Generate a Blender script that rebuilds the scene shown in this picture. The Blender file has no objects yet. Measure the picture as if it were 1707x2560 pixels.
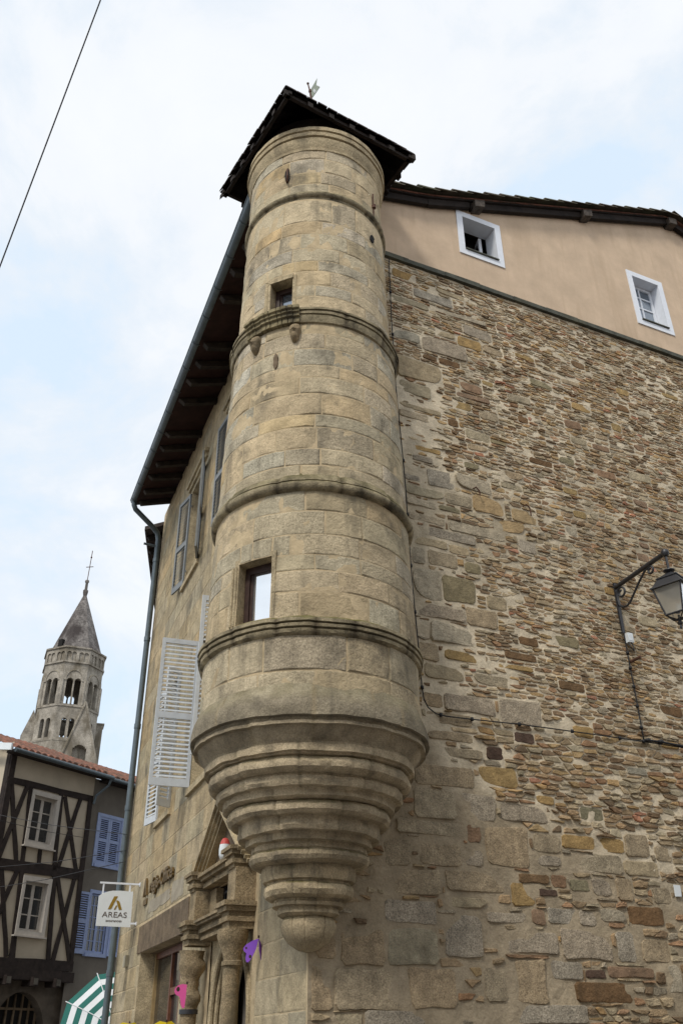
import bpy, math, random
import numpy as np
from mathutils import Vector, Matrix, noise as mnoise
random.seed(7)
PI = math.pi
rad = math.radians
sc = bpy.context.scene
COL = sc.collection

# ------------------------------------------------------------------ camera
PITCH, ROLL = rad(31), rad(-0.5)
cam_d = bpy.data.cameras.new('camera')
cam = bpy.data.objects.new('camera', cam_d)
COL.objects.link(cam)
F_ = Vector((0, math.cos(PITCH), math.sin(PITCH)))
R0 = Vector((1, 0, 0)); U0 = Vector((0, -math.sin(PITCH), math.cos(PITCH)))
R_ = R0*math.cos(ROLL) + U0*math.sin(ROLL)
U_ = -R0*math.sin(ROLL) + U0*math.cos(ROLL)
m = Matrix((R_, U_, -F_)).transposed().to_4x4()
m.translation = (0, 0, 1.65)
cam.matrix_world = m
cam_d.sensor_fit = 'VERTICAL'; cam_d.sensor_height = 24.0
cam_d.lens = 24.0*2250/2560
cam_d.clip_start = 0.05; cam_d.clip_end = 2000
sc.camera = cam

# ------------------------------------------------------------------ sky and sun
SUN_AZ, SUN_EL = rad(208), rad(50)      # azimuth clockwise from +Y
w = bpy.data.worlds.new('World'); sc.world = w; w.use_nodes = True
nt = w.node_tree; N = nt.nodes; Lk = nt.links
for n in list(N): N.remove(n)
out = N.new('ShaderNodeOutputWorld'); bg = N.new('ShaderNodeBackground')
sky = N.new('ShaderNodeTexSky'); sky.sky_type = 'NISHITA'; sky.sun_disc = False
sky.sun_elevation = SUN_EL; sky.sun_rotation = SUN_AZ
tc = N.new('ShaderNodeTexCoord')
mp = N.new('ShaderNodeMapping'); mp.inputs['Scale'].default_value = (-1, 1, 1.5); mp.inputs['Location'].default_value = (3.1, 0.7, 0.2)
nz = N.new('ShaderNodeTexNoise'); nz.inputs['Scale'].default_value = 3.0; nz.inputs['Detail'].default_value = 9; nz.inputs['Roughness'].default_value = 0.6; nz.inputs['Distortion'].default_value = 0.4
rp = N.new('ShaderNodeValToRGB')
rp.color_ramp.elements[0].position = 0.36; rp.color_ramp.elements[0].color = (0.67, 0.79, 0.91, 1)
e_ = rp.color_ramp.elements.new(0.46); e_.color = (0.765, 0.825, 0.885, 1)
e_ = rp.color_ramp.elements.new(0.66); e_.color = (0.80, 0.835, 0.87, 1)
rp.color_ramp.elements[2].position = 0.54; rp.color_ramp.elements[2].color = (0.86, 0.885, 0.91, 1)
mul = N.new('ShaderNodeMix'); mul.data_type = 'RGBA'; mul.blend_type = 'MULTIPLY'; mul.inputs[0].default_value = 1
mul.inputs[7].default_value = (0.15, 0.15, 0.15, 1)
mx = N.new('ShaderNodeMix'); mx.data_type = 'RGBA'
mx.inputs[0].default_value = 0.88
Lk.new(tc.outputs['Generated'], mp.inputs['Vector']); Lk.new(mp.outputs[0], nz.inputs['Vector'])
Lk.new(nz.outputs['Fac'], rp.inputs[0]); Lk.new(rp.outputs[0], mx.inputs[7])
Lk.new(sky.outputs[0], mul.inputs[6]); Lk.new(mul.outputs[2], mx.inputs[6])
Lk.new(mx.outputs[2], bg.inputs['Color']); bg.inputs['Strength'].default_value = 1.0
Lk.new(bg.outputs[0], out.inputs['Surface'])
sun_d = bpy.data.lights.new('sun', 'SUN'); sun_d.energy = 2.0; sun_d.angle = rad(12); sun_d.color = (1.0, 0.945, 0.855)
sun = bpy.data.objects.new('sun', sun_d); COL.objects.link(sun)
sdir = Vector((math.sin(SUN_AZ)*math.cos(SUN_EL), math.cos(SUN_AZ)*math.cos(SUN_EL), math.sin(SUN_EL)))
sun.rotation_euler = sdir.to_track_quat('Z', 'Y').to_euler()
sc.view_settings.view_transform = 'Standard'; sc.view_settings.look = 'None'
sc.view_settings.exposure = 0.25; sc.view_settings.gamma = 1.0

# ------------------------------------------------------------------ helpers
def dirn(deg): return Vector((math.sin(rad(deg)), math.cos(rad(deg)), 0))
A = Vector((-0.336, 8.994, 0))
RW, LW = dirn(65.0), dirn(-21.8)
def frame(o, d, flip=False):
    n = Vector((d.y, -d.x, 0))
    if flip: n = -n
    return lambda u, p, z: (o.x + d.x*u + n.x*p, o.y + d.y*u + n.y*p, o.z + z)
FR = frame(A, RW)            # right gable wall: u along it, p out towards the street
FL = frame(A, LW, True)      # front wall

MINV = {}
def tag(o, label=None, cat=None, group=None, kind=None):
    if label: o['label'] = label
    if cat: o['category'] = cat
    if group: o['group'] = group
    if kind: o['kind'] = kind
    return o
def thing(name, loc, rz, label, cat, group=None):
    o = bpy.data.objects.new(name, None); COL.objects.link(o)
    o.empty_display_size = 0.3
    o.location = loc; o.rotation_euler = (0, 0, rz)
    MINV[o.name] = (Matrix.Translation(Vector(loc)) @ Matrix.Rotation(rz, 4, 'Z')).inverted()
    return tag(o, label, cat, group)

class MB:
    def __init__(s): s.v = []; s.f = []; s.m = []; s.c = []
    def add(s, vs, fs, mi=0, col=None):
        o = len(s.v); s.v.extend(vs)
        s.f.extend([tuple(i+o for i in f) for f in fs]); s.m.extend([mi]*len(fs))
        if col is not None: s.c.extend([col]*len(vs))
        return s
    def box(s, fr, u0, u1, p0, p1, z0, z1, mi=0, col=None, j=0):
        vs = [fr(u, p, z) for z in (z0, z1) for u, p in ((u0, p0), (u1, p0), (u1, p1), (u0, p1))]
        if j: vs = [tuple(c + random.uniform(-j, j) for c in v) for v in vs]
        return s.add(vs, [(0, 3, 2, 1), (4, 5, 6, 7), (0, 1, 5, 4), (1, 2, 6, 5), (2, 3, 7, 6), (3, 0, 4, 7)], mi, col)
    def prism(s, poly, vec, mi=0, col=None):
        n = len(poly); vec = Vector(vec)
        vs = [tuple(p) for p in poly] + [tuple(Vector(p)+vec) for p in poly]
        return s.add(vs, [tuple(range(n)), tuple(range(2*n-1, n-1, -1))] + [(i, i+n, (i+1) % n+n, (i+1) % n) for i in range(n)], mi, col)
    def plate(s, fr, pts, p0, p1, mi=0, col=None):
        a = [fr(u, p0, z) for u, z in pts]; b = [fr(u, p1, z) for u, z in pts]; n = len(pts)
        return s.add(a+b, [tuple(range(n)), tuple(range(2*n-1, n-1, -1))] + [(i, i+n, (i+1) % n+n, (i+1) % n) for i in range(n)], mi, col)
    def beam(s, fr, a, b, wd, p0, p1, mi=0, col=None):
        d = Vector((b[0]-a[0], b[1]-a[1])); n = Vector((-d.y, d.x)).normalized()*wd/2
        k = 5; L = []; Rr = []
        for i in range(k+1):
            t = i/k; q = (a[0]+d.x*t, a[1]+d.y*t); e = 1+random.uniform(-.16, .16); e2 = 1+random.uniform(-.16, .16)
            L.append((q[0]+n.x*e, q[1]+n.y*e)); Rr.append((q[0]-n.x*e2, q[1]-n.y*e2))
        return s.plate(fr, L + Rr[::-1], p0, p1, mi, col)
    def tube(s, path, r, n=8, mi=0, cap=True, col=None):
        P = [Vector(p) for p in path]; vs = []; fs = []
        up = None
        for i, p in enumerate(P):
            t = (P[min(i+1, len(P)-1)] - P[max(i-1, 0)]).normalized()
            if up is None: up = Vector((0, 0, 1)) if abs(t.z) < .9 else Vector((1, 0, 0))
            x = t.cross(up).normalized(); up = x.cross(t).normalized()
            rr = r[i] if isinstance(r, (list, tuple)) else r
            for k in range(n):
                a = 2*PI*k/n; vs.append(tuple(p + (x*math.cos(a) + up*math.sin(a))*rr))
        for i in range(len(P)-1):
            for k in range(n): fs.append((i*n+k, i*n+(k+1) % n, (i+1)*n+(k+1) % n, (i+1)*n+k))
        if cap: fs += [tuple(range(n-1, -1, -1)), tuple(range((len(P)-1)*n, len(P)*n))]
        return s.add(vs, fs, mi, col)
    def lathe(s, o, prof, t0=0, t1=2*PI, n=64, mi=0, amp=0, seed=0, caps=False, cut=None):
        o = Vector(o); vs = []; fs = []; k = len(prof); cols = []
        if cut:          # cut = (base colour, joint colour, [z breaks]): each ring is laid in stones with joints
            base, jc, brk = cut; tiers = []; bases = base if isinstance(base, list) else [base]*(len(brk)+1)
            for _ in range(len(brk)+1):
                i = random.randint(0, 8); js = []
                while i < n: js.append(i); i += random.randint(max(3, n//13), max(5, n//7))
                tiers.append((js, [random.uniform(.80, 1.16) for _ in range(len(js)+1)], [random.uniform(-.005, .005) for _ in range(len(js)+1)]))
        for i in range(n+1):
            a = t0 + (t1-t0)*i/n; ca, sa = math.cos(a), math.sin(a)
            for r, z in prof:
                q = Vector((r*ca*3, r*sa*3, z*6+seed)); e = 0
                if amp: e = amp*(mnoise.noise(q) + .6*mnoise.noise(q*2.7))
                if cut:
                    js, tint, push = tiers[sum(z < b for b in brk)]; q_ = sum(j_ <= i for j_ in js)
                    isj = i in js; f_ = .78 if isj else tint[q_]
                    cols.append(tuple(c_*f_ for c_ in (jc if isj else bases[sum(z < b for b in brk)]))+(.6,))
                    e += -.006 if isj else push[q_]*min(1, r)
                rr = max(r+e, 0)
                vs.append((o.x+rr*ca, o.y+rr*sa, o.z+z + (e*.5 if amp else 0)))
        for i in range(n):
            for j in range(k-1): fs.append((i*k+j, i*k+j+1, (i+1)*k+j+1, (i+1)*k+j))
        if caps: fs += [tuple(range(k)), tuple(range(n*k+k-1, n*k-1, -1))]
        s.add(vs, fs, mi)
        if cut: s.c.extend(cols)
        return s
    def build(s, name, mats, root, parent=None, smooth=False, label=None, kind=None, recalc=True):
        me = bpy.data.meshes.new(name)
        if root is not None:
            M = MINV[root.name]
            a = np.array(s.v, dtype=float); Mn = np.array(M)
            a = a @ Mn[:3, :3].T + Mn[:3, 3]
            me.from_pydata(a.tolist(), [], s.f)
        else:
            me.from_pydata(s.v, [], s.f)
        for mt in (mats if isinstance(mats, (list, tuple)) else [mats]): me.materials.append(mt)
        if any(s.m): me.polygons.foreach_set('material_index', s.m)
        if s.c and len(s.c) == len(s.v):
            at = me.color_attributes.new('Col', 'FLOAT_COLOR', 'POINT')
            at.data.foreach_set('color', np.array(s.c, dtype=np.float32).ravel())
        if recalc and not s.c:
            import bmesh
            bm = bmesh.new(); bm.from_mesh(me); bmesh.ops.recalc_face_normals(bm, faces=bm.faces); bm.to_mesh(me); bm.free()
        if smooth:
            me.polygons.foreach_set('use_smooth', [True]*len(me.polygons))
            if smooth is not True: me.set_sharp_from_angle(angle=rad(smooth))
        me.update()
        o = bpy.data.objects.new(name, me); COL.objects.link(o)
        p = parent or root
        if p is not None: o.parent = p
        if label: o['label'] = label
        if kind: o['kind'] = kind
        return o

def mat(name, base=(.3, .3, .3), rough=.8, attr=False, mott=.25, mscale=6, grain=.0, gscale=90, bump=.0, bscale=40, metal=0, stain=0, stain_col=(.05, .045, .03), stain_scale=(1.2, 1.2, .5), stain_lo=.52, moss=None, spec=.3, streak=None, trans=0, bdist=.02):
    m = bpy.data.materials.new(name); m.use_nodes = True
    nt = m.node_tree; N = nt.nodes; L = nt.links
    b = N['Principled BSDF']; b.inputs['Roughness'].default_value = rough; b.inputs['Metallic'].default_value = metal
    b.inputs['Specular IOR Level'].default_value = spec
    if trans: b.inputs['Transmission Weight'].default_value = trans
    tcn = N.new('ShaderNodeTexCoord'); co = tcn.outputs['Object']
    if attr:
        an = N.new('ShaderNodeAttribute'); an.attribute_name = 'Col'; cur = an.outputs['Color']; alpha = an.outputs['Alpha']
    else:
        rgb = N.new('ShaderNodeRGB'); rgb.outputs[0].default_value = (*base, 1); cur = rgb.outputs[0]; alpha = None
    def noise(scale, detail=4, rough_=.6, vec=None):
        n = N.new('ShaderNodeTexNoise'); n.inputs['Scale'].default_value = scale; n.inputs['Detail'].default_value = detail; n.inputs['Roughness'].default_value = rough_
        L.new(vec or co, n.inputs['Vector']); return n.outputs['Fac']
    def remap(x, a, b_, c, d):
        n = N.new('ShaderNodeMapRange'); L.new(x, n.inputs['Value'])
        for k, v in zip(('From Min', 'From Max', 'To Min', 'To Max'), (a, b_, c, d)): n.inputs[k].default_value = v
        return n.outputs[0]
    def mixc(fac, a, b_, mode='MIX'):
        n = N.new('ShaderNodeMix'); n.data_type = 'RGBA'; n.blend_type = mode
        if hasattr(fac, 'links'): L.new(fac, n.inputs[0])
        else: n.inputs[0].default_value = fac
        for s_, v in ((6, a), (7, b_)):
            if hasattr(v, 'links'): L.new(v, n.inputs[s_])
            else: n.inputs[s_].default_value = v
        return n.outputs[2]
    def mulf(a, b_):
        n = N.new('ShaderNodeMath'); n.operation = 'MULTIPLY'; L.new(a, n.inputs[0])
        if hasattr(b_, 'links'): L.new(b_, n.inputs[1])
        else: n.inputs[1].default_value = b_
        return n.outputs[0]
    if mott:
        f = remap(noise(mscale, 5), .3, .7, 1-mott, 1+mott)
        cur = mixc(1.0, cur, f, 'MULTIPLY')
    if grain:
        g = noise(gscale, 3, .7)
        lo, hi = 1-grain, 1+grain
        f = remap(g, .32, .68, lo, hi)
        cur = mixc(alpha if alpha else 1.0, cur, mixc(1.0, cur, f, 'MULTIPLY'))
    if stain:
        mpn = N.new('ShaderNodeMapping'); mpn.inputs['Scale'].default_value = stain_scale; L.new(co, mpn.inputs['Vector'])
        s1 = noise(1.0, 6, .62, mpn.outputs[0])
        cur = mixc(remap(s1, stain_lo, stain_lo+.16, 0, stain), cur, (*stain_col, 1))
    if streak:
        mps = N.new('ShaderNodeMapping'); mps.inputs['Scale'].default_value = (7, 7, .55); L.new(co, mps.inputs['Vector'])
        sf_ = mulf(remap(noise(1.0, 4, .55, mps.outputs[0]), .5, .66, 0, streak), remap(noise(1.1, 3), .42, .6, 0, 1))
        cur = mixc(sf_, cur, (*stain_col, 1))
    if moss:
        ge = N.new('ShaderNodeNewGeometry'); sx = N.new('ShaderNodeSeparateXYZ'); L.new(ge.outputs['Normal'], sx.inputs[0])
        up = remap(sx.outputs['Z'], .15, .75, 0, 1)
        mm = mulf(up, remap(noise(5, 5), .35, .6, .25, 1))
        cur = mixc(mm, cur, (*moss, 1))
    L.new(cur, b.inputs['Base Color'])
    if bump:
        bn = N.new('ShaderNodeBump'); bn.inputs['Strength'].default_value = bump; bn.inputs['Distance'].default_value = bdist
        L.new(noise(bscale, 6, .65), bn.inputs['Height']); L.new(bn.outputs[0], b.inputs['Normal'])
    return m

M = {}
M['stone'] = mat('wall stone', attr=True, streak=0.30, rough=.92, mott=.30, mscale=7, grain=.5, gscale=75, bump=.8, bscale=22, spec=.12, stain=.55, stain_col=(.10, .08, .055), stain_lo=.60)
M['mortar'] = mat('lime mortar', (.47, .40, .275), .95, attr=True, mott=.28, mscale=3.5, grain=.25, gscale=40, bump=.8, bscale=14, spec=.1, stain=.5, stain_col=(.20, .16, .10), stain_scale=(.5, .5, .35), stain_lo=.5)
M['ashlar'] = mat('turret stone', attr=True, streak=0.60, rough=.92, mott=.24, mscale=5, grain=.36, gscale=60, bump=.9, bscale=22, spec=.12, stain=.85, stain_col=(.13, .115, .085), stain_scale=(2.2, 2.2, 1.3), stain_lo=.545)
M['ashlar_joint'] = mat('turret mortar', (.50, .40, .255), .95, mott=.25, mscale=6, bump=.5, bscale=30, spec=.1, stain=.5, stain_col=(.15, .12, .08), stain_scale=(1.6, 1.6, .8), stain_lo=.56)
M['mould'] = mat('weathered moulding', (.235, .195, .12), .95, attr=True, mott=.35, mscale=8, grain=.4, gscale=60, bump=.7, bscale=26, spec=.1, stain=.85, stain_col=(.06, .052, .038), stain_scale=(3, 3, 2.2), stain_lo=.49, moss=(.12, .11, .035))
M['carved'] = mat('carved granite', (.29, .225, .14), .95, streak=0.70, mott=.3, mscale=6, grain=.45, gscale=70, bump=.8, bscale=24, spec=.1, stain=.7, stain_col=(.10, .09, .065), stain_scale=(2.5, 2.5, 2.4), stain_lo=.5)
M['cornice'] = mat('pale moulding', (.41, .335, .215), .95, streak=0.60, mott=.25, mscale=6, grain=.35, gscale=60, bump=.6, bscale=26, spec=.1, stain=.7, stain_col=(.12, .10, .07), stain_scale=(1.6, 1.6, 1.2), stain_lo=.54)
M['corbel'] = mat('corbel granite', (.305, .235, .145), .95, streak=0.70, attr=True, mott=.3, mscale=4, grain=.45, gscale=70, bump=.8, bscale=24, spec=.1, stain=.75, stain_col=(.12, .105, .08), stain_scale=(2.4, 2.4, 3.0), stain_lo=.57, moss=(.13, .11, .05))
M['plaster'] = mat('ochre render', (.57, .438, .315), .95, streak=0.35, mott=.12, mscale=2.2, grain=.12, gscale=160, bump=.15, bscale=120, spec=.1, stain=.45, stain_col=(.42, .31, .21), stain_scale=(1.5, 1.5, .35), stain_lo=.5)
M['slate'] = mat('ledge slate', (.075, .078, .062), .85, mott=.4, mscale=9, bump=.5, bscale=30, stain=.5, stain_col=(.13, .12, .07))
M['white'] = mat('white paint', (.72, .75, .80), .5, mott=.05, mscale=10, spec=.4)
M['shutter'] = mat('grey white paint', (.52, .55, .575), .5, mott=.08, mscale=12, spec=.4, stain=.25, stain_col=(.35, .32, .28), stain_scale=(3, 3, 1))
M['greyshutter'] = mat('grey shutter paint', (.165, .175, .175), .45, mott=.12, mscale=12, spec=.4)
M['darkwood'] = mat('dark eave timber', (.02, .014, .011), .85, mott=.5, mscale=5, bump=.4, bscale=30)
M['endgrain'] = mat('weathered end grain', (.075, .062, .052), .9, mott=.5, mscale=12, bump=.4)
M['rafterwood'] = mat('dark rafter timber', (.034, .026, .020), .85, mott=.6, mscale=5)  # one even near-black brown for the front rafters
M['darkboard'] = mat('dark red soffit boards', (.03, .013, .010), .9, mott=.5, mscale=4)
M['palewood'] = mat('grey rafter timber', (.065, .050, .038), .85, mott=.6, mscale=5)
M['tile'] = mat('mossy roof tile', (.085, .068, .048), .9, mott=.4, mscale=8, bump=.4, bscale=30, stain=.7, stain_col=(.06, .07, .04), stain_scale=(4, 4, 4), stain_lo=.45)
M['redtile'] = mat('red roof tile', (.20, .088, .058), .9, mott=.5, mscale=4.5, bump=.4, stain=.85, stain_col=(.085, .062, .045), stain_scale=(3, 3, 3), stain_lo=.46)
M['darktile'] = mat('dark turret slate', (.06, .045, .04), .85, mott=.5, mscale=10, stain=.5, stain_col=(.05, .07, .06), stain_lo=.5)
M['zinc'] = mat('zinc', (.105, .13, .145), .45, mott=.15, mscale=6, metal=.55, spec=.5)
M['iron'] = mat('black iron', (.025, .026, .03), .45, mott=.2, spec=.5)
M['rust'] = mat('rusty iron', (.09, .045, .03), .8, mott=.4, mscale=20)
M['cable'] = mat('black cable', (.018, .018, .02), .6, mott=0)
M['glass'] = mat('window glass', (.02, .022, .025), .04, mott=0, spec=.9)
M['mirrorglass'] = mat('reflecting window film', (.93, .93, .92), .06, mott=.03, mscale=4, metal=.9)
M['blueglass'] = mat('grey blue glass', (.27, .31, .36), .08, mott=.05, metal=.75)
M['frame'] = mat('dark brown window frame', (.045, .025, .02), .5, mott=.3, mscale=12)
M['lampglass'] = mat('frosted lamp glass', (.74, .71, .62), .3, mott=.08, mscale=5, spec=.5, trans=.75)
M['lintel'] = mat('stained lintel', (.15, .11, .07), .9, mott=.4, mscale=5, bump=.7, bscale=16, stain=.6, stain_col=(.07, .05, .035), stain_scale=(2, 2, 5))
M['brownwood'] = mat('brown shop joinery', (.14, .055, .03), .5, mott=.3, mscale=9)
M['goldtrim'] = mat('tan trim', (.30, .21, .10), .5)
M['interior'] = mat('dark interior', (.012, .011, .010), .9, mott=0)
M['signwhite'] = mat('white sign panel', (.70, .74, .76), .4, mott=.03, spec=.4)
M['gold'] = mat('ochre emblem', (.27, .17, .025), .5, mott=.1)
M['greyletter'] = mat('grey brown lettering', (.11, .085, .075), .5, mott=.05)
M['bronze'] = mat('old gilt letters', (.12, .075, .025), .5, mott=.3, mscale=30)
M['purple'] = mat('purple card', (.24, .085, .55), .6, mott=.05)
M['pink'] = mat('pink card', (.70, .10, .33), .6, mott=.05)
M['yellow'] = mat('yellow card', (.78, .60, .02), .6, mott=.05)
M['red'] = mat('faded red paint', (.50, .07, .06), .5, mott=.1)
M['cream'] = mat('cream plaster infill', (.47, .405, .31), .9, mott=.12, mscale=1.4, bump=.1, bscale=60, stain=.3, stain_col=(.27, .23, .18), stain_scale=(.9, .9, .5))
M['timber'] = mat('black brown timber', (.026, .018, .015), .85, mott=.45, mscale=6, bump=.4, bscale=40)
M['greywall'] = mat('grey brown render', (.175, .155, .13), .95, mott=.2, mscale=1.3, bump=.1, bscale=60, stain=.4, stain_col=(.11, .10, .085), stain_scale=(1, 1, .35))
M['blue'] = mat('lavender blue paint', (.30, .37, .58), .5, mott=.1, mscale=8)
M['paleframe'] = mat('beige window frame', (.46, .42, .37), .6, mott=.1)
M['darkstone'] = mat('dark ground floor stone', (.11, .09, .07), .95, mott=.4, mscale=3, bump=.5, bscale=10)
M['green'] = mat('dark green canvas', (.02, .125, .105), .8, mott=.08)
M['canvas'] = mat('white canvas', (.66, .68, .70), .8, mott=.06)
M['vane'] = mat('verdigris metal', (.22, .26, .21), .6, mott=.2)
M['church'] = mat('church stone', (.31, .28, .235), .95, mott=.35, mscale=.9, grain=.3, gscale=8, bump=.4, bscale=6, stain=.8, stain_col=(.12, .10, .07), stain_scale=(.7, .7, .35), stain_lo=.47, moss=(.17, .13, .03))
M['spire'] = mat('spire slate', (.17, .155, .145), .9, mott=.35, mscale=1.4, grain=.5, gscale=3.5, bump=.4, bscale=5, stain=.95, stain_col=(.04, .032, .03), stain_scale=(.35, .35, .14), stain_lo=.43)
M['street'] = mat('street paving', (.16, .15, .14), .9, mott=.25, mscale=1.5, bump=.3, bscale=12)
M['patch'] = mat('grey patch mortar', (.315, .275, .21), .95, mott=.25, mscale=5, bump=.4, stain=.4, stain_col=(.22, .18, .12), stain_scale=(3, 3, 3))
M['beigebox'] = mat('beige plastic', (.42, .37, .26), .6, mott=.1)

def rect_wall(mb, fr, u0, u1, z0, z1, holes, p, ztop=None, du=.6, dz=.6, mi=0, amp=0, cut=None):
    us = {u0, u1}; zs = {z0, z1}
    n = max(1, int((u1-u0)/du)); us |= {u0+(u1-u0)*i/n for i in range(n+1)}
    n = max(1, int((z1-z0)/dz)); zs |= {z0+(z1-z0)*i/n for i in range(n+1)}
    for h in holes: us |= {h[0], h[1]}; zs |= {h[2], h[3]}
    us = sorted(u for u in us if u0-1e-6 <= u <= u1+1e-6); zs = sorted(z for z in zs if z0-1e-6 <= z <= z1+1e-6)
    idx = {}; vs = []; fs = []
    def vid(i, j):
        if (i, j) not in idx:
            u, z = us[i], zs[j]
            if ztop: z = min(z, ztop(u))
            e = amp*mnoise.noise(Vector((u*2.3, z*2.3, p*9))) if amp else 0
            idx[(i, j)] = len(vs); vs.append(fr(u, p+e, z))
        return idx[(i, j)]
    for i in range(len(us)-1):
        for j in range(len(zs)-1):
            cu, cz = (us[i]+us[i+1])/2, (zs[j]+zs[j+1])/2
            if any(h[0] < cu < h[1] and h[2] < cz < h[3] for h in holes): continue
            if ztop and zs[j] >= max(ztop(us[i]), ztop(us[i+1])): continue
            fs.append((vid(i, j), vid(i+1, j), vid(i+1, j+1), vid(i, j+1)))
    mb.add(vs, fs, mi)

def reveal(mb, fr, u0, u1, z0, z1, p0, p1, t=.05, mi=0):
    """four lining boards round an opening, from depth p1 out to p0"""
    mb.box(fr, u0-t, u0, p1, p0, z0-t, z1+t, mi); mb.box(fr, u1, u1+t, p1, p0, z0-t, z1+t, mi)
    mb.box(fr, u0, u1, p1, p0, z1, z1+t, mi); mb.box(fr, u0, u1, p1, p0, z0-t, z0, mi)

def window_unit(fr, u0, u1, z0, z1, p, nx, nz, root, parent, fm, gm, fw=.05, mw=.025, split=True, name='sash'):
    """a frame with glazing bars, and its panes as one piece"""
    f = MB()
    f.box(fr, u0, u0+fw, p-.03, p+.02, z0, z1); f.box(fr, u1-fw, u1, p-.03, p+.02, z0, z1)
    f.box(fr, u0+fw, u1-fw, p-.03, p+.02, z1-fw, z1); f.box(fr, u0+fw, u1-fw, p-.03, p+.02, z0, z0+fw)
    if split: f.box(fr, (u0+u1)/2-fw*.7, (u0+u1)/2+fw*.7, p-.028, p+.024, z0+fw, z1-fw)
    for i in range(1, nx):
        u = u0+(u1-u0)*i/nx
        if split and abs(u-(u0+u1)/2) < .01: continue
        f.box(fr, u-mw/2, u+mw/2, p-.02, p+.012, z0+fw, z1-fw)
    for i in range(1, nz):
        z = z0+(z1-z0)*i/nz; f.box(fr, u0+fw, u1-fw, p-.018, p+.01, z-mw/2, z+mw/2)
    o = f.build(name, fm, root, parent)
    g = MB(); g.box(fr, u0+.01, u1-.01, p-.012, p-.006, z0+.01, z1-.01)
    g.build('pane', gm, root, parent)
    return o

# ------------------------------------------------------------------ stones
PAL = dict(o=(.33, .225, .10, .5), b=(.36, .30, .20, .5), g=(.32, .275, .21, 1), l=(.37, .32, .235, .7), t=(.335, .268, .178, .8),
           s=(.40, .30, .17, .3), n=(.17, .105, .055, .5), r=(.25, .165, .105, .5), d=(.09, .06, .045, .4), w=(.35, .305, .235, .9), e=(.23, .20, .125, .5))
def vary(c, a=.10):
    k = 1+random.uniform(-a, a); h = random.uniform(-.05, .05)
    return (c[0]*k*(1+h), c[1]*k, c[2]*k*(1-h), c[3])
def clip(poly, nx, nz, d):
    """keep the part of poly with nx*u+nz*z <= d"""
    out = []
    for i in range(len(poly)):
        a, b = poly[i], poly[(i+1) % len(poly)]
        da = nx*a[0]+nz*a[1]-d; db = nx*b[0]+nz*b[1]-d
        if da <= 0: out.append(a)
        if (da < 0 < db) or (db < 0 < da):
            t = da/(da-db); out.append((a[0]+(b[0]-a[0])*t, a[1]+(b[1]-a[1])*t))
    return out
def stone(mb, fr, poly, h, col, jit=.006, mi=1, seg=.06, rough=False):
    n = len(poly)
    if n < 3: return
    pts = []
    for i in range(n):
        a, b = poly[i], poly[(i+1) % n]; l = math.hypot(b[0]-a[0], b[1]-a[1])
        if l < .004: continue
        k = max(1, min(8, int(l/seg)))
        for q in range(k): pts.append((a[0]+(b[0]-a[0])*q/k, a[1]+(b[1]-a[1])*q/k))
    if len(pts) < 3: return
    ch = []
    for i in range(len(pts)):
        a, b = pts[i], pts[(i+1) % len(pts)]
        if rough and random.random() < .7: ch.append((a[0]*.95+b[0]*.05, a[1]*.95+b[1]*.05)); continue
        ch.append((a[0]*.72+b[0]*.28, a[1]*.72+b[1]*.28)); ch.append((a[0]*.28+b[0]*.72, a[1]*.28+b[1]*.72))
    pts = [(x+random.uniform(-jit, jit), z+random.uniform(-jit, jit)*.8) for x, z in ch]
    cu = sum(p[0] for p in pts)/len(pts); cz = sum(p[1] for p in pts)/len(pts)
    tu, tz = random.uniform(-.05, .05), random.uniform(-.06, .03)
    def ring(s, hh, nzv):
        r = []
        for x, z in pts:
            du, dz = x-cu, z-cz; l = math.hypot(du, dz) or 1
            k = max(1-s/l, .25)
            r.append(fr(cu+du*k, hh+(tu*du+tz*dz)*(nzv > 0)+random.uniform(-nzv, nzv), cz+dz*k))
        return r
    sm = min(max(p[0] for p in pts)-min(p[0] for p in pts), max(p[1] for p in pts)-min(p[1] for p in pts))
    b1 = min(.008, sm*.08); b2 = min(.03, sm*.22)
    vs = ring(0, -.006, 0) + ring(b1, h*.85, h*.10 if rough else .0005) + ring(b2, h, h*.22 if rough else h*.06)
    k = len(pts)
    vs.append(fr(cu, h*1.02, cz))
    fs = []
    for r in (0, 1):
        for i in range(k): fs.append((r*k+i, r*k+(i+1) % k, (r+1)*k+(i+1) % k, (r+1)*k+i))
    for i in range(k): fs.append((2*k+i, 2*k+(i+1) % k, 3*k))
    mb.add(vs, fs, mi, col)

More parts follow.
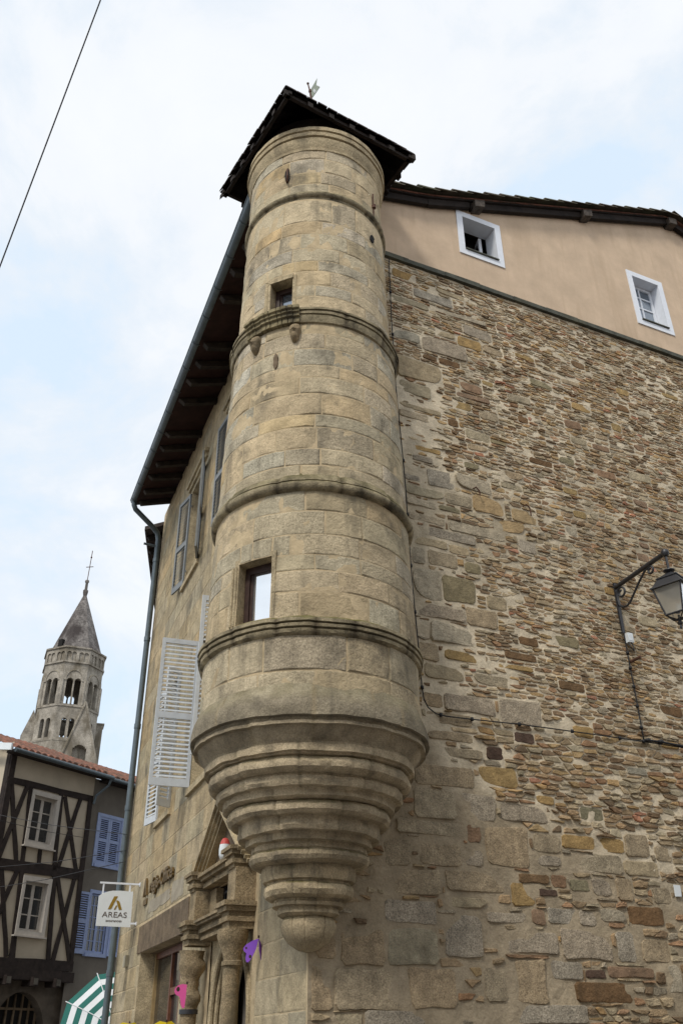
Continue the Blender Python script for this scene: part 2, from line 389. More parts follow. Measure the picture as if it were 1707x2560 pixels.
def block_grid(mb, mp, s0, s1, z0, z1, h, col, ds=.09, mi=1, amp=.004, b=.007, jit=.004):
    """one dressed block with softened arrises on a curved or flat map mp(s, z, h)"""
    if s1-s0 < .06 or z1-z0 < .06: return
    n = max(1, int((s1-s0)/ds)); k = max(1, int((z1-z0)/(ds*1.3)))
    c_ = b*2.2
    ss = [s0, s0+b, s0+c_] + [s0+c_+(s1-s0-2*c_)*i/n for i in range(1, n)] + [s1-c_, s1-b, s1]
    zz = [z0, z0+b, z0+c_] + [z0+c_+(z1-z0-2*c_)*i/k for i in range(1, k)] + [z1-c_, z1-b, z1]
    jl, jr, jb, jt = [random.uniform(-jit, jit) for _ in range(4)]
    sd = random.uniform(0, 50); vs = []
    tilt = random.uniform(-.004, .004)
    for i, s in enumerate(ss):
        for j, z in enumerate(zz):
            e = i in (0, len(ss)-1) or j in (0, len(zz)-1)
            q = Vector((s*5, z*5, sd))
            hh = .0008 if e else .001 + h + amp*mnoise.noise(q) + .5*amp*mnoise.noise(q*3.1) + tilt*(i/len(ss)-.5)*2
            # worn corners and ragged edges
            f = .007*mnoise.noise(Vector((s*14, z*14, sd))) + .004*mnoise.noise(Vector((s*37, z*37, sd)))
            vs.append(mp(s + (jl if i < 3 else jr if i > len(ss)-4 else 0) + f, z + (jb if j < 3 else jt if j > len(zz)-4 else 0) + f, hh))
    m_ = len(zz); fs = []
    for i in range(len(ss)-1):
        for j in range(m_-1): fs.append((i*m_+j, (i+1)*m_+j, (i+1)*m_+j+1, i*m_+j+1))
    mb.add(vs, fs, mi, col)
def rows(z0, z1, lo, hi):
    zs = [z0]
    while zs[-1] < z1-lo*.8: zs.append(min(z1, zs[-1]+random.uniform(lo, hi)))
    zs[-1] = z1; return zs
def courses(mb, mp, s0, s1, z0, z1, lo, hi, wlo, whi, holes, hmin, hmax, pal, joint=.012, ds=.09, amp=.004):
    zs = rows(z0, z1, lo, hi)
    for a, b in zip(zs, zs[1:]):
        s = s0 - random.uniform(0, wlo)
        while s < s1:
            e = s+random.uniform(wlo, whi)
            if s1-e < wlo*.5: e = s1
            x0, x1 = max(s, s0), min(e, s1)
            segs = [(x0, x1, a, b)]
            for h in holes:
                ns = []
                for (p0, p1, q0, q1) in segs:
                    if p1 <= h[0] or p0 >= h[1] or q1 <= h[2] or q0 >= h[3]: ns.append((p0, p1, q0, q1)); continue
                    if p0 < h[0]: ns.append((p0, h[0]-.002, q0, q1))
                    if p1 > h[1]: ns.append((h[1]+.002, p1, q0, q1))
                    m0, m1 = max(p0, h[0]), min(p1, h[1])
                    if q0 < h[2]-.05: ns.append((m0, m1, q0, h[2]-.002))
                    if q1 > h[3]+.05: ns.append((m0, m1, h[3]+.002, q1))
                segs = ns
            c = vary(random.choices([p[0] for p in pal], [p[1] for p in pal])[0], .12)
            for (p0, p1, q0, q1) in segs:
                block_grid(mb, mp, p0+joint/2, p1-joint/2, q0+joint/2, q1-joint/2, random.uniform(hmin, hmax), c, ds, amp=amp)
            s = e

# ------------------------------------------------------------------ ground
g = MB(); g.add([(-300, -300, 0), (300, -300, 0), (300, 300, 0), (-300, 300, 0)], [(0, 1, 2, 3)])
tag(g.build('street', M['street'], None), kind='structure')

# ------------------------------------------------------------------ stone house on the corner
house = thing('stone_house', tuple(A), rad(25), 'tan stone corner house with rubble gable wall, rendered attic gable and dark overhanging eaves', 'house')
def ROOF(u):                      # top of the gable slope over the right wall
    if u < 1.9: return 12.86+.27*u
    return 12.64+.385*u if u < 7.4 else 12.64+.385*7.4-.385*(u-7.4)

BLK = "122,160,1140,1155o 156,222,1113,1129g 196,245,1136,1145b 115,179,1091,1101b 184,277,1097,1104l 144,187,1050,1055b 117,161,1021,1039l 190,221,1050,1060b 237,286,1069,1087g 226,265,1044,1062o 269,303,1046,1058t 166,237,1014,1042g 123,193,954,989b 164,187,998,1006n 191,225,999,1008n 124,172,926,946b 124,186,901,908b 123,166,885,896l 215,268,948,955r 208,236,925,937o 260,278,982,990o 224,262,879,893b 264,288,882,887e 143,181,837,843o 139,167,819,827g 158,198,786,811g 201,255,794,814l 126,147,786,794g 126,181,765,778b 126,169,750,759l 184,222,765,781t 225,272,763,788s 284,323,763,782s 173,203,752,759e 128,179,729,738l 185,268,726,739l 255,301,742,759s 154,222,710,722g 289,315,718,735g 133,180,695,706b 183,211,693,704b 130,148,668,688l 152,192,671,690t 204,226,670,684e 129,168,623,661l 170,215,626,659e 231,260,626,644b 130,197,600,616g 200,243,599,622t 149,208,571,595l 132,141,570,598o 132,157,545,566t 166,220,551,562o 138,189,525,542b 250,294,566,574n 225,286,552,557o 203,250,527,539t 134,158,491,507t 161,227,491,510g 234,290,486,515w 138,194,474,486t 137,194,456,465t 137,204,438,448t 250,276,465,476d 211,232,441,455d 119,191,406,427t 200,247,412,432o 117,166,372,401t 172,215,374,401w 222,281,378,395g 270,293,398,407o 95,173,355,368t 178,194,351,369r 200,253,331,369t 81,110,323,347t 120,168,326,347t 173,194,328,344g 260,294,347,366t 263,292,334,344g 80,142,298,320t 148,218,304,323t 145,194,288,297b 225,253,293,314o 237,274,316,324n 79,135,271,291g 144,185,244,280g 193,241,276,285w 248,264,276,290r 298,342,354,368o 350,382,353,368o 384,418,351,375t 427,450,349,365t 309,374,331,350t 379,427,331,346b 278,296,313,325r 301,326,311,322e 331,355,308,325g 363,385,305,327t 413,438,304,320t 260,283,304,310d 268,304,278,292g 308,329,277,291g 336,369,283,295l 374,422,281,299n 204,276,249,268g 281,344,246,273g 352,376,245,273g 385,421,245,267t 184,209,206,236t 223,256,205,243t 265,302,227,243g 307,331,228,236d 335,395,230,239r 292,363,207,224n 192,301,188,203g 411,432,217,243l 4,23,197,234t 33,78,234,265t 82,135,236,266b 27,95,199,230t 103,152,200,233t 8,28,238,260t 28,53,185,195b 56,118,184,197g"
blocks = []
for b in BLK.split():
    k = b[-1]; x = [int(i)/100 for i in b[:-1].split(',')]
    if x[0] < .03: x[0] = .03
    if x[1]-x[0] < .1: continue
    blocks.append((x[0]-.004, x[1]+.004, x[2]-.004, x[3]+.004, k))
rx = random.Random(3)      # single larger stones scattered through the rubble
for _ in range(400):
    if len(blocks) > 215: break
    wd, hg = rx.uniform(.16, .40), rx.uniform(.075, .15); u = rx.uniform(1.7, 7.6); z = rx.uniform(2.8, 11.3)
    if any(b[0]-.06 < u+wd and u < b[1]+.06 and b[2]-.05 < z+hg and z < b[3]+.05 for b in blocks): continue
    blocks.append((u, u+wd, z, z+hg, rx.choice('ottbbnrelo')))
gw = MB()
U1, ZT = 8.6, 11.72
vs = []; nu, nz_ = 86, 118
for i in range(nu+1):
    for j in range(nz_+1):
        u = .0+U1*i/nu; z = ZT*j/nz_
        e = .010*mnoise.noise(Vector((u*3, z*5, 3))) + .006*mnoise.noise(Vector((u*9, z*14, 7)))
        vs.append(FR(u, e, z))
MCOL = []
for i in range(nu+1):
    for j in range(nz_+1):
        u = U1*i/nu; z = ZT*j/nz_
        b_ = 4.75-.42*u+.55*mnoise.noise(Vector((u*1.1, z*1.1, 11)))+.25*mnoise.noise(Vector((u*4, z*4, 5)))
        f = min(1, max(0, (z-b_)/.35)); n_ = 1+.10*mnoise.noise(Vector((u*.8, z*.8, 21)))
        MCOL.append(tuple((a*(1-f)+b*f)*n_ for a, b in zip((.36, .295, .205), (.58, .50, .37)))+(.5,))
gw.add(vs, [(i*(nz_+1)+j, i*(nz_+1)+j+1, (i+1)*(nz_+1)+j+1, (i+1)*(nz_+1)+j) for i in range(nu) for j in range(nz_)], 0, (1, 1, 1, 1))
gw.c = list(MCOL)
# rubble: sites laid in wandering courses, cells cut between neighbours, then set back for the mortar
sites = []
z = 1.15
while z < 11.70:
    hrow = random.choice((.036, .04, .044, .05, .055, .062, .085)) * (1.3 if z < 5.0 else 1.0)
    u = -.02-random.uniform(0, .1)
    while u < 8.5:
        wd = random.uniform(.06, .17)*(1.8 if random.random() < .14 else 1)*(1.25 if z < 5.0 else 1.0)
        wob = .05*mnoise.noise(Vector((u*.7, z*.7, 1)))
        sites.append((u+wd/2, z+hrow/2+wob+random.uniform(-.016, .016)))
        u += wd
    z += hrow
def inblk(u, z, e=.0): return any(b[0]-e < u < b[1]+e and b[2]-e < z < b[3]+e for b in blocks)
sites = [s for s in sites if not inblk(s[0], s[1], .006) and s[1] < 11.69 and s[0] > .03]
SZ = 2.9
arr = np.array(sites)*np.array([1, SZ])
RUB = [((0.331, 0.238, 0.142, 0.5), 30), ((0.392, 0.268, 0.135, 0.4), 13), ((0.384, 0.312, 0.205, 0.5), 24), ((0.209, 0.144, 0.087, 0.5), 16), ((0.314, 0.194, 0.113, 0.4), 9), ((0.331, 0.273, 0.192, 0.9), 7), ((0.384, 0.194, 0.122, 0.3), 1)]
for i, (su, sz) in enumerate(sites):
    x, y = su, sz*SZ
    quoin = su < 1.9 and 4.9 < sz < 9.6 or (sz < 4.9 and su < 2.1) or (sz < 3.95 and su < 3.0)
    if quoin and random.random() < .62: continue
    smear = mnoise.noise(Vector((su*.55+4, sz*.55, 2)))
    if random.random() < .04+max(0, smear)*.45: continue
    poly = [(x-.4, y-.3), (x+.4, y-.3), (x+.4, y+.3), (x-.4, y+.3)]
    gap = random.uniform(.002, .007)
    if quoin: gap += .012
    d2 = ((arr-[x, y])**2).sum(1); nb = np.argsort(d2)[1:15]
    for k in nb:
        dx, dy = arr[k][0]-x, arr[k][1]-y; l = math.hypot(dx, dy)
        if l < 1e-6: continue
        dx /= l; dy /= l
        poly = clip(poly, dx, dy, dx*x+dy*y+l/2-gap*(1+.6*abs(dy)))
        if len(poly) < 3: break
    if len(poly) < 3: continue
    poly = [(a, b/SZ) for a, b in poly]
    for b in blocks:
        if b[0]-.5 < su < b[1]+.5 and b[2]-.4 < sz < b[3]+.4:
            sep = [(b[0]-su, (1, 0, b[0]-.012)), (su-b[1], (-1, 0, -b[1]-.012)), (b[2]-sz, (0, 1, b[2]-.012)), (sz-b[3], (0, -1, -b[3]-.012))]
            s_, c = max(sep)
            poly = clip(poly, *c)
            if len(poly) < 3: break
    if len(poly) < 3: continue
    poly = clip(clip(poly, 0, 1, 11.69), -1, 0, -.03)
    if len(poly) < 3: continue
    ar = abs(sum(poly[q][0]*poly[(q+1) % len(poly)][1]-poly[(q+1) % len(poly)][0]*poly[q][1] for q in range(len(poly))))/2
    if ar < .0005: continue
    c = vary(random.choices([r[0] for r in RUB], [r[1] for r in RUB])[0], .22)
    hw = max(abs(p[0]-su) for p in poly)+1e-6; kz = random.choice((random.uniform(.45, .8), random.uniform(.7, 1.0))); pt_ = random.uniform(0, .45); dz_ = random.uniform(-.3, .3)*(1-kz)*.08
    tl = random.uniform(-.06, .06)
    if random.random() < .8:
        q = []
        for i_ in range(len(poly)):
            a, b = poly[i_], poly[(i_+1) % len(poly)]; q.append(a)
            if math.hypot(b[0]-a[0], b[1]-a[1]) > .06: q.append(((a[0]+b[0])/2, (a[1]+b[1])/2))
        poly = [(p[0], sz+dz_+(p[1]-sz)*kz*(1-pt_*((p[0]-su)/hw)**2)+tl*(p[0]-su)) for p in q]
    stone(gw, FR, poly, random.choice((random.uniform(.003, .009), random.uniform(.006, .020)))+(.012 if sz < 5 else 0)*random.random(), c, .004, rough=True)
for (u0, u1, z0, z1, k) in blocks:
    wd, hg = u1-u0, z1-z0
    j = lambda a: random.uniform(-a, a)*min(wd, hg)
    poly = [(u0+j(.05), z0+j(.05)), ((u0+u1)/2, z0+j(.04)), (u1+j(.05), z0+j(.05)), (u1+j(.04), (z0+z1)/2), (u1+j(.05), z1+j(.05)), ((u0+u1)/2, z1+j(.04)), (u0+j(.05), z1+j(.05)), (u0+j(.03), (z0+z1)/2)]
    if random.random() < .25:
        q = random.choice((0, 2, 4, 6)); a, b = poly[q-1], poly[(q+1) % 8]; poly[q] = ((poly[q][0]*2+a[0]+b[0])/4, (poly[q][1]*2+a[1]+b[1])/4)
    stone(gw, FR, poly, random.uniform(.005, .014), vary(PAL[k], .09), .005, seg=.09)
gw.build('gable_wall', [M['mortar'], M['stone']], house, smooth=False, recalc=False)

# rendered attic gable with two small windows
att = [(2.575, 3.195, 12.545, 13.30), (6.09, 6.68, 12.40, 13.45)]
pg = MB()
rect_wall(pg, FR, .02, 14.6, 11.78, 16.0, att, -.012, lambda u: ROOF(u)-.07, .5, .5)
pg.build('rendered_gable', M['plaster'], house)
lg = MB()
for i in range(22):
    a, b = .25+i*.62, .25+(i+1)*.62-.004
    lg.box(FR, a, b, -.03, .055+random.uniform(-.006, .006), 11.72, 11.80+random.uniform(-.006, .006), j=.003)
lg.build('slate_ledge', M['slate'], house)
for i, (u0, u1, z0, z1) in enumerate(att):
    t = MB()
    for q in ((u0-.11, u0, z0-.11, z1+.11), (u1, u1+.11, z0-.11, z1+.11), (u0, u1, z1, z1+.11), (u0, u1, z0-.11, z0)):
        t.box(FR, q[0], q[1], -.02, .006, q[2], q[3])
    reveal(t, FR, u0, u1, z0, z1, -.021, -.27)
    wob = t.build('attic_window', M['white'], house)
    s = MB(); s.box(FR, u0+.002, u1-.002, -.25, .03, z0+.001, z0+.022); s.build('sill', M['slate'], house, wob)
    if i == 0:
        s = MB(); s.box(FR, u0, u1, -.5, -.46, z0-.1, z1+.1); s.build('dark_room', M['interior'], house, wob)
        # one casement standing open inside the reveal
        fo = frame(Vector(FR(u1-.12, -.26, 0)), dirn(65-75)); 
        window_unit(fo, .0, .5, z0+.03, z1-.03, 0, 1, 1, house, wob, M['white'], M['glass'], .05, .02, False, 'open_casement')
    else:
        window_unit(FR, u0+.01, u1-.01, z0+.025, z1-.01, -.2, 2, 4, house, wob, M['white'], M['blueglass'], .05, .028, False)

# front wall
FH = [(6.35, 7.45, 9.55, 11.7), (3.4, 4.5, 9.55, 11.7), (3.72, 5.45, 5.15, 7.6), (6.9, 7.9, 5.15, 7.6), (5.15, 8.3, 0, 3.1), (1.75, 3.55, 0, 2.85), (2.15, 3.25, 3.10, 3.43)]
fw = MB()
rect_wall(fw, FL, 0.0, 10.78, 0, 13.02, FH, 0, lambda u: 12.76+.038*u, .5, .5)
fw.c = [(1, 1, 1, 1)]*len(fw.v)
FP = [((.41, .335, .215, .5), 5), ((.395, .325, .215, .5), 4), ((.40, .315, .19, .4), 3), ((.37, .31, .21, .6), 2)]
courses(fw, lambda s, z, h: FL(s, h, z), .03, 10.76, .5, 12.7, .30, .42, .5, 1.15, [(h[0]-.02, h[1]+.02, h[2]-.02, h[3]+.02) for h in FH] + [(4.9, 8.55, 3.08, 3.56), (1.6, 4.0, 0, 3.72), (2.0, 3.75, 3.6, 4.5)], .002, .005, FP, .010, .3, .003)
fwall = fw.build('front_wall', [M['ashlar_joint'], M['ashlar']], house, smooth=True, recalc=False)
bk = MB()   # hidden rear volume so that no light leaks in
bk.plate(FR, [(.95, .1), (14.4, .1), (14.4, 12.4), (7.4, 15.1), (.95, 12.4)], -10.7, -10.6)
bk.box(FR, 14.4, 14.6, -10.7, -.05, 0, 12.4)
bk.box(FR, 8.6, 14.6, -.08, -.02, 0, 11.74)
bk.build('rear_wall', M['plaster'], house)

def shutter(hinge, ang, wd, z0, z1, m, side):
    """louvered leaf; ang = opening measured from the wall, side=+1 folds towards larger u"""
    a = rad(ang); base = Vector(FL(hinge, .02, 0)); n = Vector(FL(0, 1, 0))-Vector(FL(0, 0, 0))
    d = (LW*math.cos(a)*side + n*math.sin(a)).normalized()
    fr = frame(base, d)
    s = MB(); st = .055
    s.box(fr, 0, st, -.018, .018, z0, z1); s.box(fr, wd-st, wd, -.018, .018, z0, z1)
    mid = z0+(z1-z0)*.46
    for a0, a1 in ((z0, z0+.12), (mid-.05, mid+.05), (z1-.08, z1)): s.box(fr, st, wd-st, -.017, .017, a0, a1)
    for a0, a1 in ((z0+.12, mid-.05), (mid+.05, z1-.08)):
        k = int((a1-a0)/.072)
        for i in range(k):
            zc = a0+(a1-a0)*(i+.5)/k
            q = [fr(st, -.016, zc-.024), fr(st, .016, zc+.014), fr(st, .016, zc+.024), fr(st, -.016, zc-.014)]
            s.prism(q, d*(wd-2*st))
    for zc in (z0+.3, z1-.3): s.box(fr, -.03, .07, .018, .026, zc-.018, zc+.018)
    o = s.build('shutter', m, house)
    return o
for k, (u0, u1, z0, z1) in enumerate(FH[:4]):
    t = MB(); reveal(t, FL, u0, u1, z0, z1, .004, -.30, .10)
    t.box(FL, u0-.12, u1+.12, -.05, .055, z0-.10, z0-.003)
    if k < 2: t.box(FL, u0-.2, u1+.2, -.02, .05, z1+.102, z1+.2); t.box(FL, u0-.26, u1+.26, -.02, .09, z1+.203, z1+.28)
    wn = t.build('front_window', M['cornice'], house)
    window_unit(FL, u0, u1, z0, z1, -.22, 2, 4, house, wn, M['shutter'], M['glass'], .07, .03, True)
    s = MB(); s.box(FL, u0, u1, -.6, -.55, z0, z1); s.build('dark_room', M['interior'], house, wn)
shutter(7.45, 169, .56, 9.57, 11.68, M['greyshutter'], -1); shutter(6.35, 164, .56, 9.57, 11.68, M['greyshutter'], 1)
shutter(4.5, 175, .56, 9.57, 11.68, M['greyshutter'], -1)
shutter(5.47, 93, .62, 5.17, 7.58, M['shutter'], -1); shutter(3.68, 88, .40, 5.17, 7.58, M['shutter'], 1)
shutter(7.92, 168, .52, 5.17, 7.58, M['shutter'], -1); shutter(6.88, 120, .3, 5.17, 7.58, M['shutter'], 1)

# eaves of the front: soffit boards, rafters, gutter, downpipe
ev = lambda u: 12.48+.040*u          # underside height of the eave edge at p=.85
rf = MB()
ns, nl = 60, 84
def roof_pt(u, q, e=0):              # u along the ridge (front frame), q inwards from the front wall
    top = ROOF(q)
    P = A + LW*u + RW*q
    return (P.x, P.y, top+.034*max(u, 0)+e)
vs = []; us = [-.14+10.5*i/220 for i in range(221)]; qs = [-.9, 1.9, 7.4, 15.4]
for u in us:
    for q in qs: vs.append(roof_pt(u, q, .05*abs(math.sin(u*PI/.22))))
rf.add(vs, [(i*4+j, i*4+j+1, (i+1)*4+j+1, (i+1)*4+j) for i in range(220) for j in range(3)])
# overlapping barrel tiles along the verge
for i in range(27):
    q0 = -.9+i*.32
    for row, up in ((0, 0), (1, .02)):
        pts = []
        for k in range(7):
            a = PI*k/6; uu = -.13+.2*row+.10*math.cos(a)
            pts.append((uu, .075*math.sin(a)+up+random.uniform(-.006, .006)))
        vs = [roof_pt(uu, q0, .02+h) for uu, h in pts] + [roof_pt(uu*1.0, q0+.40, -.035+h) for uu, h in pts]
        rf.add(vs, [(k, k+1, 8+k, 7+k) for k in range(6)])
        rf.add([roof_pt(uu, q0-.002, .02+h-.022) for uu, h in pts]+[roof_pt(uu, q0, .02+h) for uu, h in pts], [(k, k+1, 8+k, 7+k) for k in range(6)])
roof = rf.build('roof', M['tile'], house, smooth=40, recalc=False)
rb = MB()   # red under-tiles on the verge, then boards and the barge timber
for i in range(27):
    q0 = -.85+i*.32
    a = [roof_pt(-.12, q0, -.01), roof_pt(-.12, q0+.315, -.01), roof_pt(-.12, q0+.315, -.045), roof_pt(-.12, q0, -.035)]
    rb.prism(a, LW*.6)
rb.build('verge_tiles', M['redtile'], house, roof)
bb = MB()
for q0, q1, w0 in ((.6, 1.9, .004), (1.902, 2.7, .0), (2.72, 5.1, .008), (5.12, 7.38, -.004)):
    bb.prism([roof_pt(-.085+w0, q0, -.075), roof_pt(-.085+w0, q1, -.08), roof_pt(-.085+w0, q1, -.20), roof_pt(-.085+w0, q0, -.215)], LW*.07)
bb.prism([roof_pt(-.085, 7.40, -.075), roof_pt(-.085, 15.2, -.075), roof_pt(-.085, 15.2, -.21), roof_pt(-.085, 7.40, -.21)], LW*.07)
q0 = .3
while q0 < 7.3:       # short soffit boards above the barge timber
    bb.prism([roof_pt(-.115, q0, -.046), roof_pt(-.115, q0+.28, -.048), roof_pt(-.115, q0+.28, -.074), roof_pt(-.115, q0, -.07)], LW*.5)
    q0 += .29
bb.build('barge_timber', M['darkwood'], house, roof)
for q in (2.85, 5.2, 7.36):
    pe = MB(); pe.prism([roof_pt(-.17, q-.10, -.10), roof_pt(-.17, q+.10, -.10), roof_pt(-.17, q+.09, -.25), roof_pt(-.17, q-.09, -.25)], LW*.4)
    pe.build('purlin_end', M['endgrain'], house, roof)
sf = MB()
sf.add([FL(-.1, .80, 12.48), FL(10.36, .80, 12.48+.040*10.36), FL(10.36, -.1, 12.48+.28+.040*10.36), FL(-.1, -.1, 12.76)], [(0, 1, 2, 3)])
sf.build('soffit', M['darkboard'], house, roof)
for i in range(16):
    u = .7+i*.63+random.uniform(-.05, .05)
    if i in (4, 9): continue
    r_ = MB(); h0 = ev(u)+random.uniform(-.02, .02)
    a = [FL(u-.05, .75+random.uniform(-.04, .03), h0-.01), FL(u-.05, -.02, h0+.24), FL(u-.05, -.02, h0+.11+random.uniform(-.02, .02)), FL(u-.05, .66+random.uniform(-.05, .05), h0-.10)]
    r_.prism(a, LW*.10)
    r_.build('rafter', M['rafterwood'], house, roof)
gt = MB()
k = 10; vs = []
for i in range(2):
    u = (.35, 10.33)[i]; zc = 12.565+.040*u
    for a in range(k+1):
        t = PI+PI*a/k; vs.append(FL(u, .83+.085*math.cos(t), zc+.085*math.sin(t)))
gt.add(vs, [(a, a+1, k+2+a, k+1+a) for a in range(k)])
gt.plate(lambda p, u, z: FL(u, p, z), [(.83+.085*math.cos(PI+PI*a/k), 12.565+.040*10.33+.085*math.sin(PI+PI*a/k)) for a in range(k+1)], 10.33, 10.335)
for i in range(13):
    u = .9+i*.77; zc = 12.565+.040*u
    gt.tube([FL(u, .83+.089*math.cos(PI+PI*a/k), zc+.089*math.sin(PI+PI*a/k)) for a in range(k+1)], .009, 5)
gt.tube([FL(.35, .745, 12.57+.040*.35), FL(10.33, .745, 12.57+.040*10.33)], .011, 6); gt.tube([FL(.35, .915, 12.572+.040*.35), FL(10.33, .915, 12.572+.040*10.33)], .014, 6)
gt.build('gutter', M['zinc'], house, smooth=50)
dp = MB()
zt = 12.565+.040*10.27
dp.tube([FL(10.24, .83, zt-.05), FL(10.24, .83, zt-.15), FL(10.27, .78, zt-.24), FL(10.50, .30, zt-.50), FL(10.58, .16, zt-.60), FL(10.60, .12, zt-.76), FL(10.60, .12, 7.0), FL(10.60, .12, 0)], .062, 14)
for z in (11.6, 9.6, 7.6, 5.9, 4.2, 2.9): dp.tube([FL(10.60, .12, z), FL(10.60, .12, z+.10)], .072, 14)
dp.tube([FL(10.60, .12, zt-.95), FL(10.60, .45, zt-.93)], .03, 8)
dp.build('downpipe', M['zinc'], house, smooth=50)

# shop front
sh = MB()
sh.box(FL, 4.88, 8.55, -.3, .02, 3.10, 3.53, j=.01)
sh.build('shop_lintel', M['lintel'], house)
sw = MB(); reveal(sw, FL, 5.15, 8.3, .02, 3.1, -.002, -.45, .08)
shop = sw.build('shop_window', M['cornice'], house)
t = MB(); t.box(FL, 8.18, 8.24, -.30, -.24, .3, 3.09); t.build('trim', M['goldtrim'], house, shop)
t = MB()
for u in (5.2, 6.25, 6.95): t.box(FL, u, u+.07, -.33, -.25, .3, 3.0)
t.box(FL, 5.27, 6.95, -.325, -.255, 2.42, 2.52); t.box(FL, 5.16, 8.29, -.33, -.25, 3.0, 3.09); t.box(FL, 5.16, 8.29, -.33, -.25, .2, .3)
t.build('frame', M['brownwood'], house, shop)
t = MB(); t.box(FL, 5.16, 8.29, -.30, -.292, .3, 3.0); t.build('pane', M['glass'], house, shop)

# doorway: columns, cornices, pediment, arch
dw = MB()
# spandrel panel with a pointed arch opening
uc, zs_, rr = 2.62, 1.95, .78
arc = [(uc+rr*math.cos(PI*i/24)*(1), zs_+(.88)*math.sin(PI*i/24)) for i in range(25)]
pts = [(1.70, 0), (1.70, 2.92), (3.60, 2.92), (3.60, 0), (uc-rr, 0)][::-1]
dw.plate(FL, [(3.60, 0), (3.60, 2.92), (1.70, 2.92), (1.70, 0), (uc-rr, 0)] + [(a, b) for a, b in arc[::-1]] + [(uc+rr, 0)], -.32, -.02)
for k_, off in ((.035, -.01), (.03, -.07), (.028, -.13)):
    s_ = 1.0+(-.01-off)*.9 if off > -.02 else 1-(-off)*.35
    path = [FL(uc+rr*s_*1.02, off, .0)] + [FL(uc+(a-uc)*s_*1.02, off, zs_+(b-zs_)*s_) for a, b in arc] + [FL(uc-rr*s_*1.02, off, .0)]
    dw.tube(path, k_, 8)
doorway = dw.build('doorway', M['cornice'], house, smooth=40)
t = MB(); t.box(FL, 1.7, 3.6, -.5, -.42, 0, 2.9)
for i in range(6): t.box(FL, 1.85+i*.26, 2.09+i*.26, -.421, -.395, .1, 2.8)
t.build('door_leaf', M['greywall'], house, doorway)
def steps(mb, u0, u1, lst, j=.002):
    for z0, z1, p in lst: mb.box(FL, u0-p*.0, u1, -.05, p, z0, z1-.001, j=j)
def capped(mb, u0, u1, lst, base):
    for z0, z1, p in lst: mb.box(FL, u0-(p-base), u1+(p-base), -.04, p, z0, z1-.001, j=.002)
def column(uc, pc, ztop, carved):
    c = MB(); o = Vector(FL(uc, pc, 0))
    prof = [(.16, 0), (.16, .2), (.13, .22), (.13, .3), (.105, .34), (.105, 1.2), (.098, ztop-.42), (.10, ztop-.36), (.122, ztop-.35), (.122, ztop-.31), (.104, ztop-.30), (.11, ztop-.24), (.16, ztop-.14), (.185, ztop-.07), (.185, ztop), (.05, ztop)]
    if carved:
        prof = [(.16, 0), (.16, .2), (.12, .24), (.115, 1.2), (.11, 2.10), (.11, 2.14), (.13, 2.16), (.155, 2.20), (.15, 2.25), (.12, 2.29), (.115, 2.34), (.135, 2.38), (.13, 2.43), (.15, 2.47), (.185, 2.54), (.18, 2.60), (.15, 2.66), (.17, ztop), (.05, ztop)]
    prof = [(r_ if z_ < .4 else r_*(.86 if carved else .92), z_) for r_, z_ in prof]
    c.lathe(o, prof, n=32, amp=.034 if carved else .009, seed=uc)
    cc = c.build('column', M['carved'], house, doorway, smooth=50)
    return cc
column(1.87, .19, 2.80, False); column(3.72, .19, 2.74, True)
for z in (1.80, 2.06):
    st = MB(); st.lathe(FL(3.72, .19, 0), [(.100, z), (.112, z), (.112, z+.05), (.100, z+.05)], n=24); st.build('strap', M['iron'], house, doorway, smooth=40)
low = MB()
for u0, u1 in ((1.70, 2.04), (3.55, 3.89)): capped(low, u0, u1, [(2.80, 2.87, .28), (2.87, 2.92, .31), (2.92, 2.97, .29), (2.97, 3.02, .33), (3.02, 3.07, .36)], .31)
steps(low, 2.10, 3.48, [(2.84, 2.88, .16), (2.88, 2.92, .13), (2.92, 2.96, .19), (2.96, 3.0, .17), (3.0, 3.03, .23), (3.03, 3.06, .26)])
low.build('lower_cornice', M['carved'], house, doorway)
up = MB()
for u0, u1 in ((1.72, 2.02), (3.57, 3.87)):
    up.box(FL, u0, u1, -.04, .235, 3.071, 3.42, j=.004)
    capped(up, u0, u1, [(3.42, 3.46, .25), (3.46, 3.51, .28), (3.51, 3.55, .26), (3.55, 3.60, .30), (3.60, 3.64, .325)], .275)
up.box(FL, 2.023, 2.20, -.04, .05, 3.072, 3.42); up.box(FL, 3.25, 3.567, -.04, .05, 3.072, 3.42)
steps(up, 2.08, 3.51, [(3.44, 3.48, .16), (3.48, 3.52, .14), (3.52, 3.56, .20), (3.56, 3.60, .24)])
up.build('upper_cornice', M['carved'], house, doorway)
pd = MB()
for a, b in (((3.93, 3.60), (2.80, 4.36)), ((1.66, 3.60), (2.80, 4.36))):
    for k_, (off, p) in enumerate(((0, .24), (-.042, .20), (-.084, .16), (-.126, .13))):
        pd.beam(FL, (a[0], a[1]+off), (b[0], b[1]+off), .043, -.03, p)
pd.build('pediment', M['cornice'], house, doorway)
ty = MB(); ty.plate(FL, [(3.72, 3.61), (1.86, 3.61), (2.8, 4.24)], -.02, .03); ty.build('tympanum', M['lintel'], house, doorway)
gr = MB()
for i in range(9):
    u = 2.2+i*.125; gr.box(FL, u-.014, u+.014, -.075, -.045, 3.102, 3.428)
for z in (3.17, 3.36): gr.box(FL, 2.15, 3.25, -.082, -.04, z-.012, z+.012)
gr.build('window_grille', M['iron'], house, doorway)
t = MB(); t.box(FL, 2.15, 3.25, -.3, -.28, 3.0, 3.5); t.build('dark_transom', M['interior'], house, doorway)
t = MB(); t.box(FL, 9.38, 9.60, .0, .07, 2.98, 3.16); t.build('intercom_box', M['beigebox'], house)

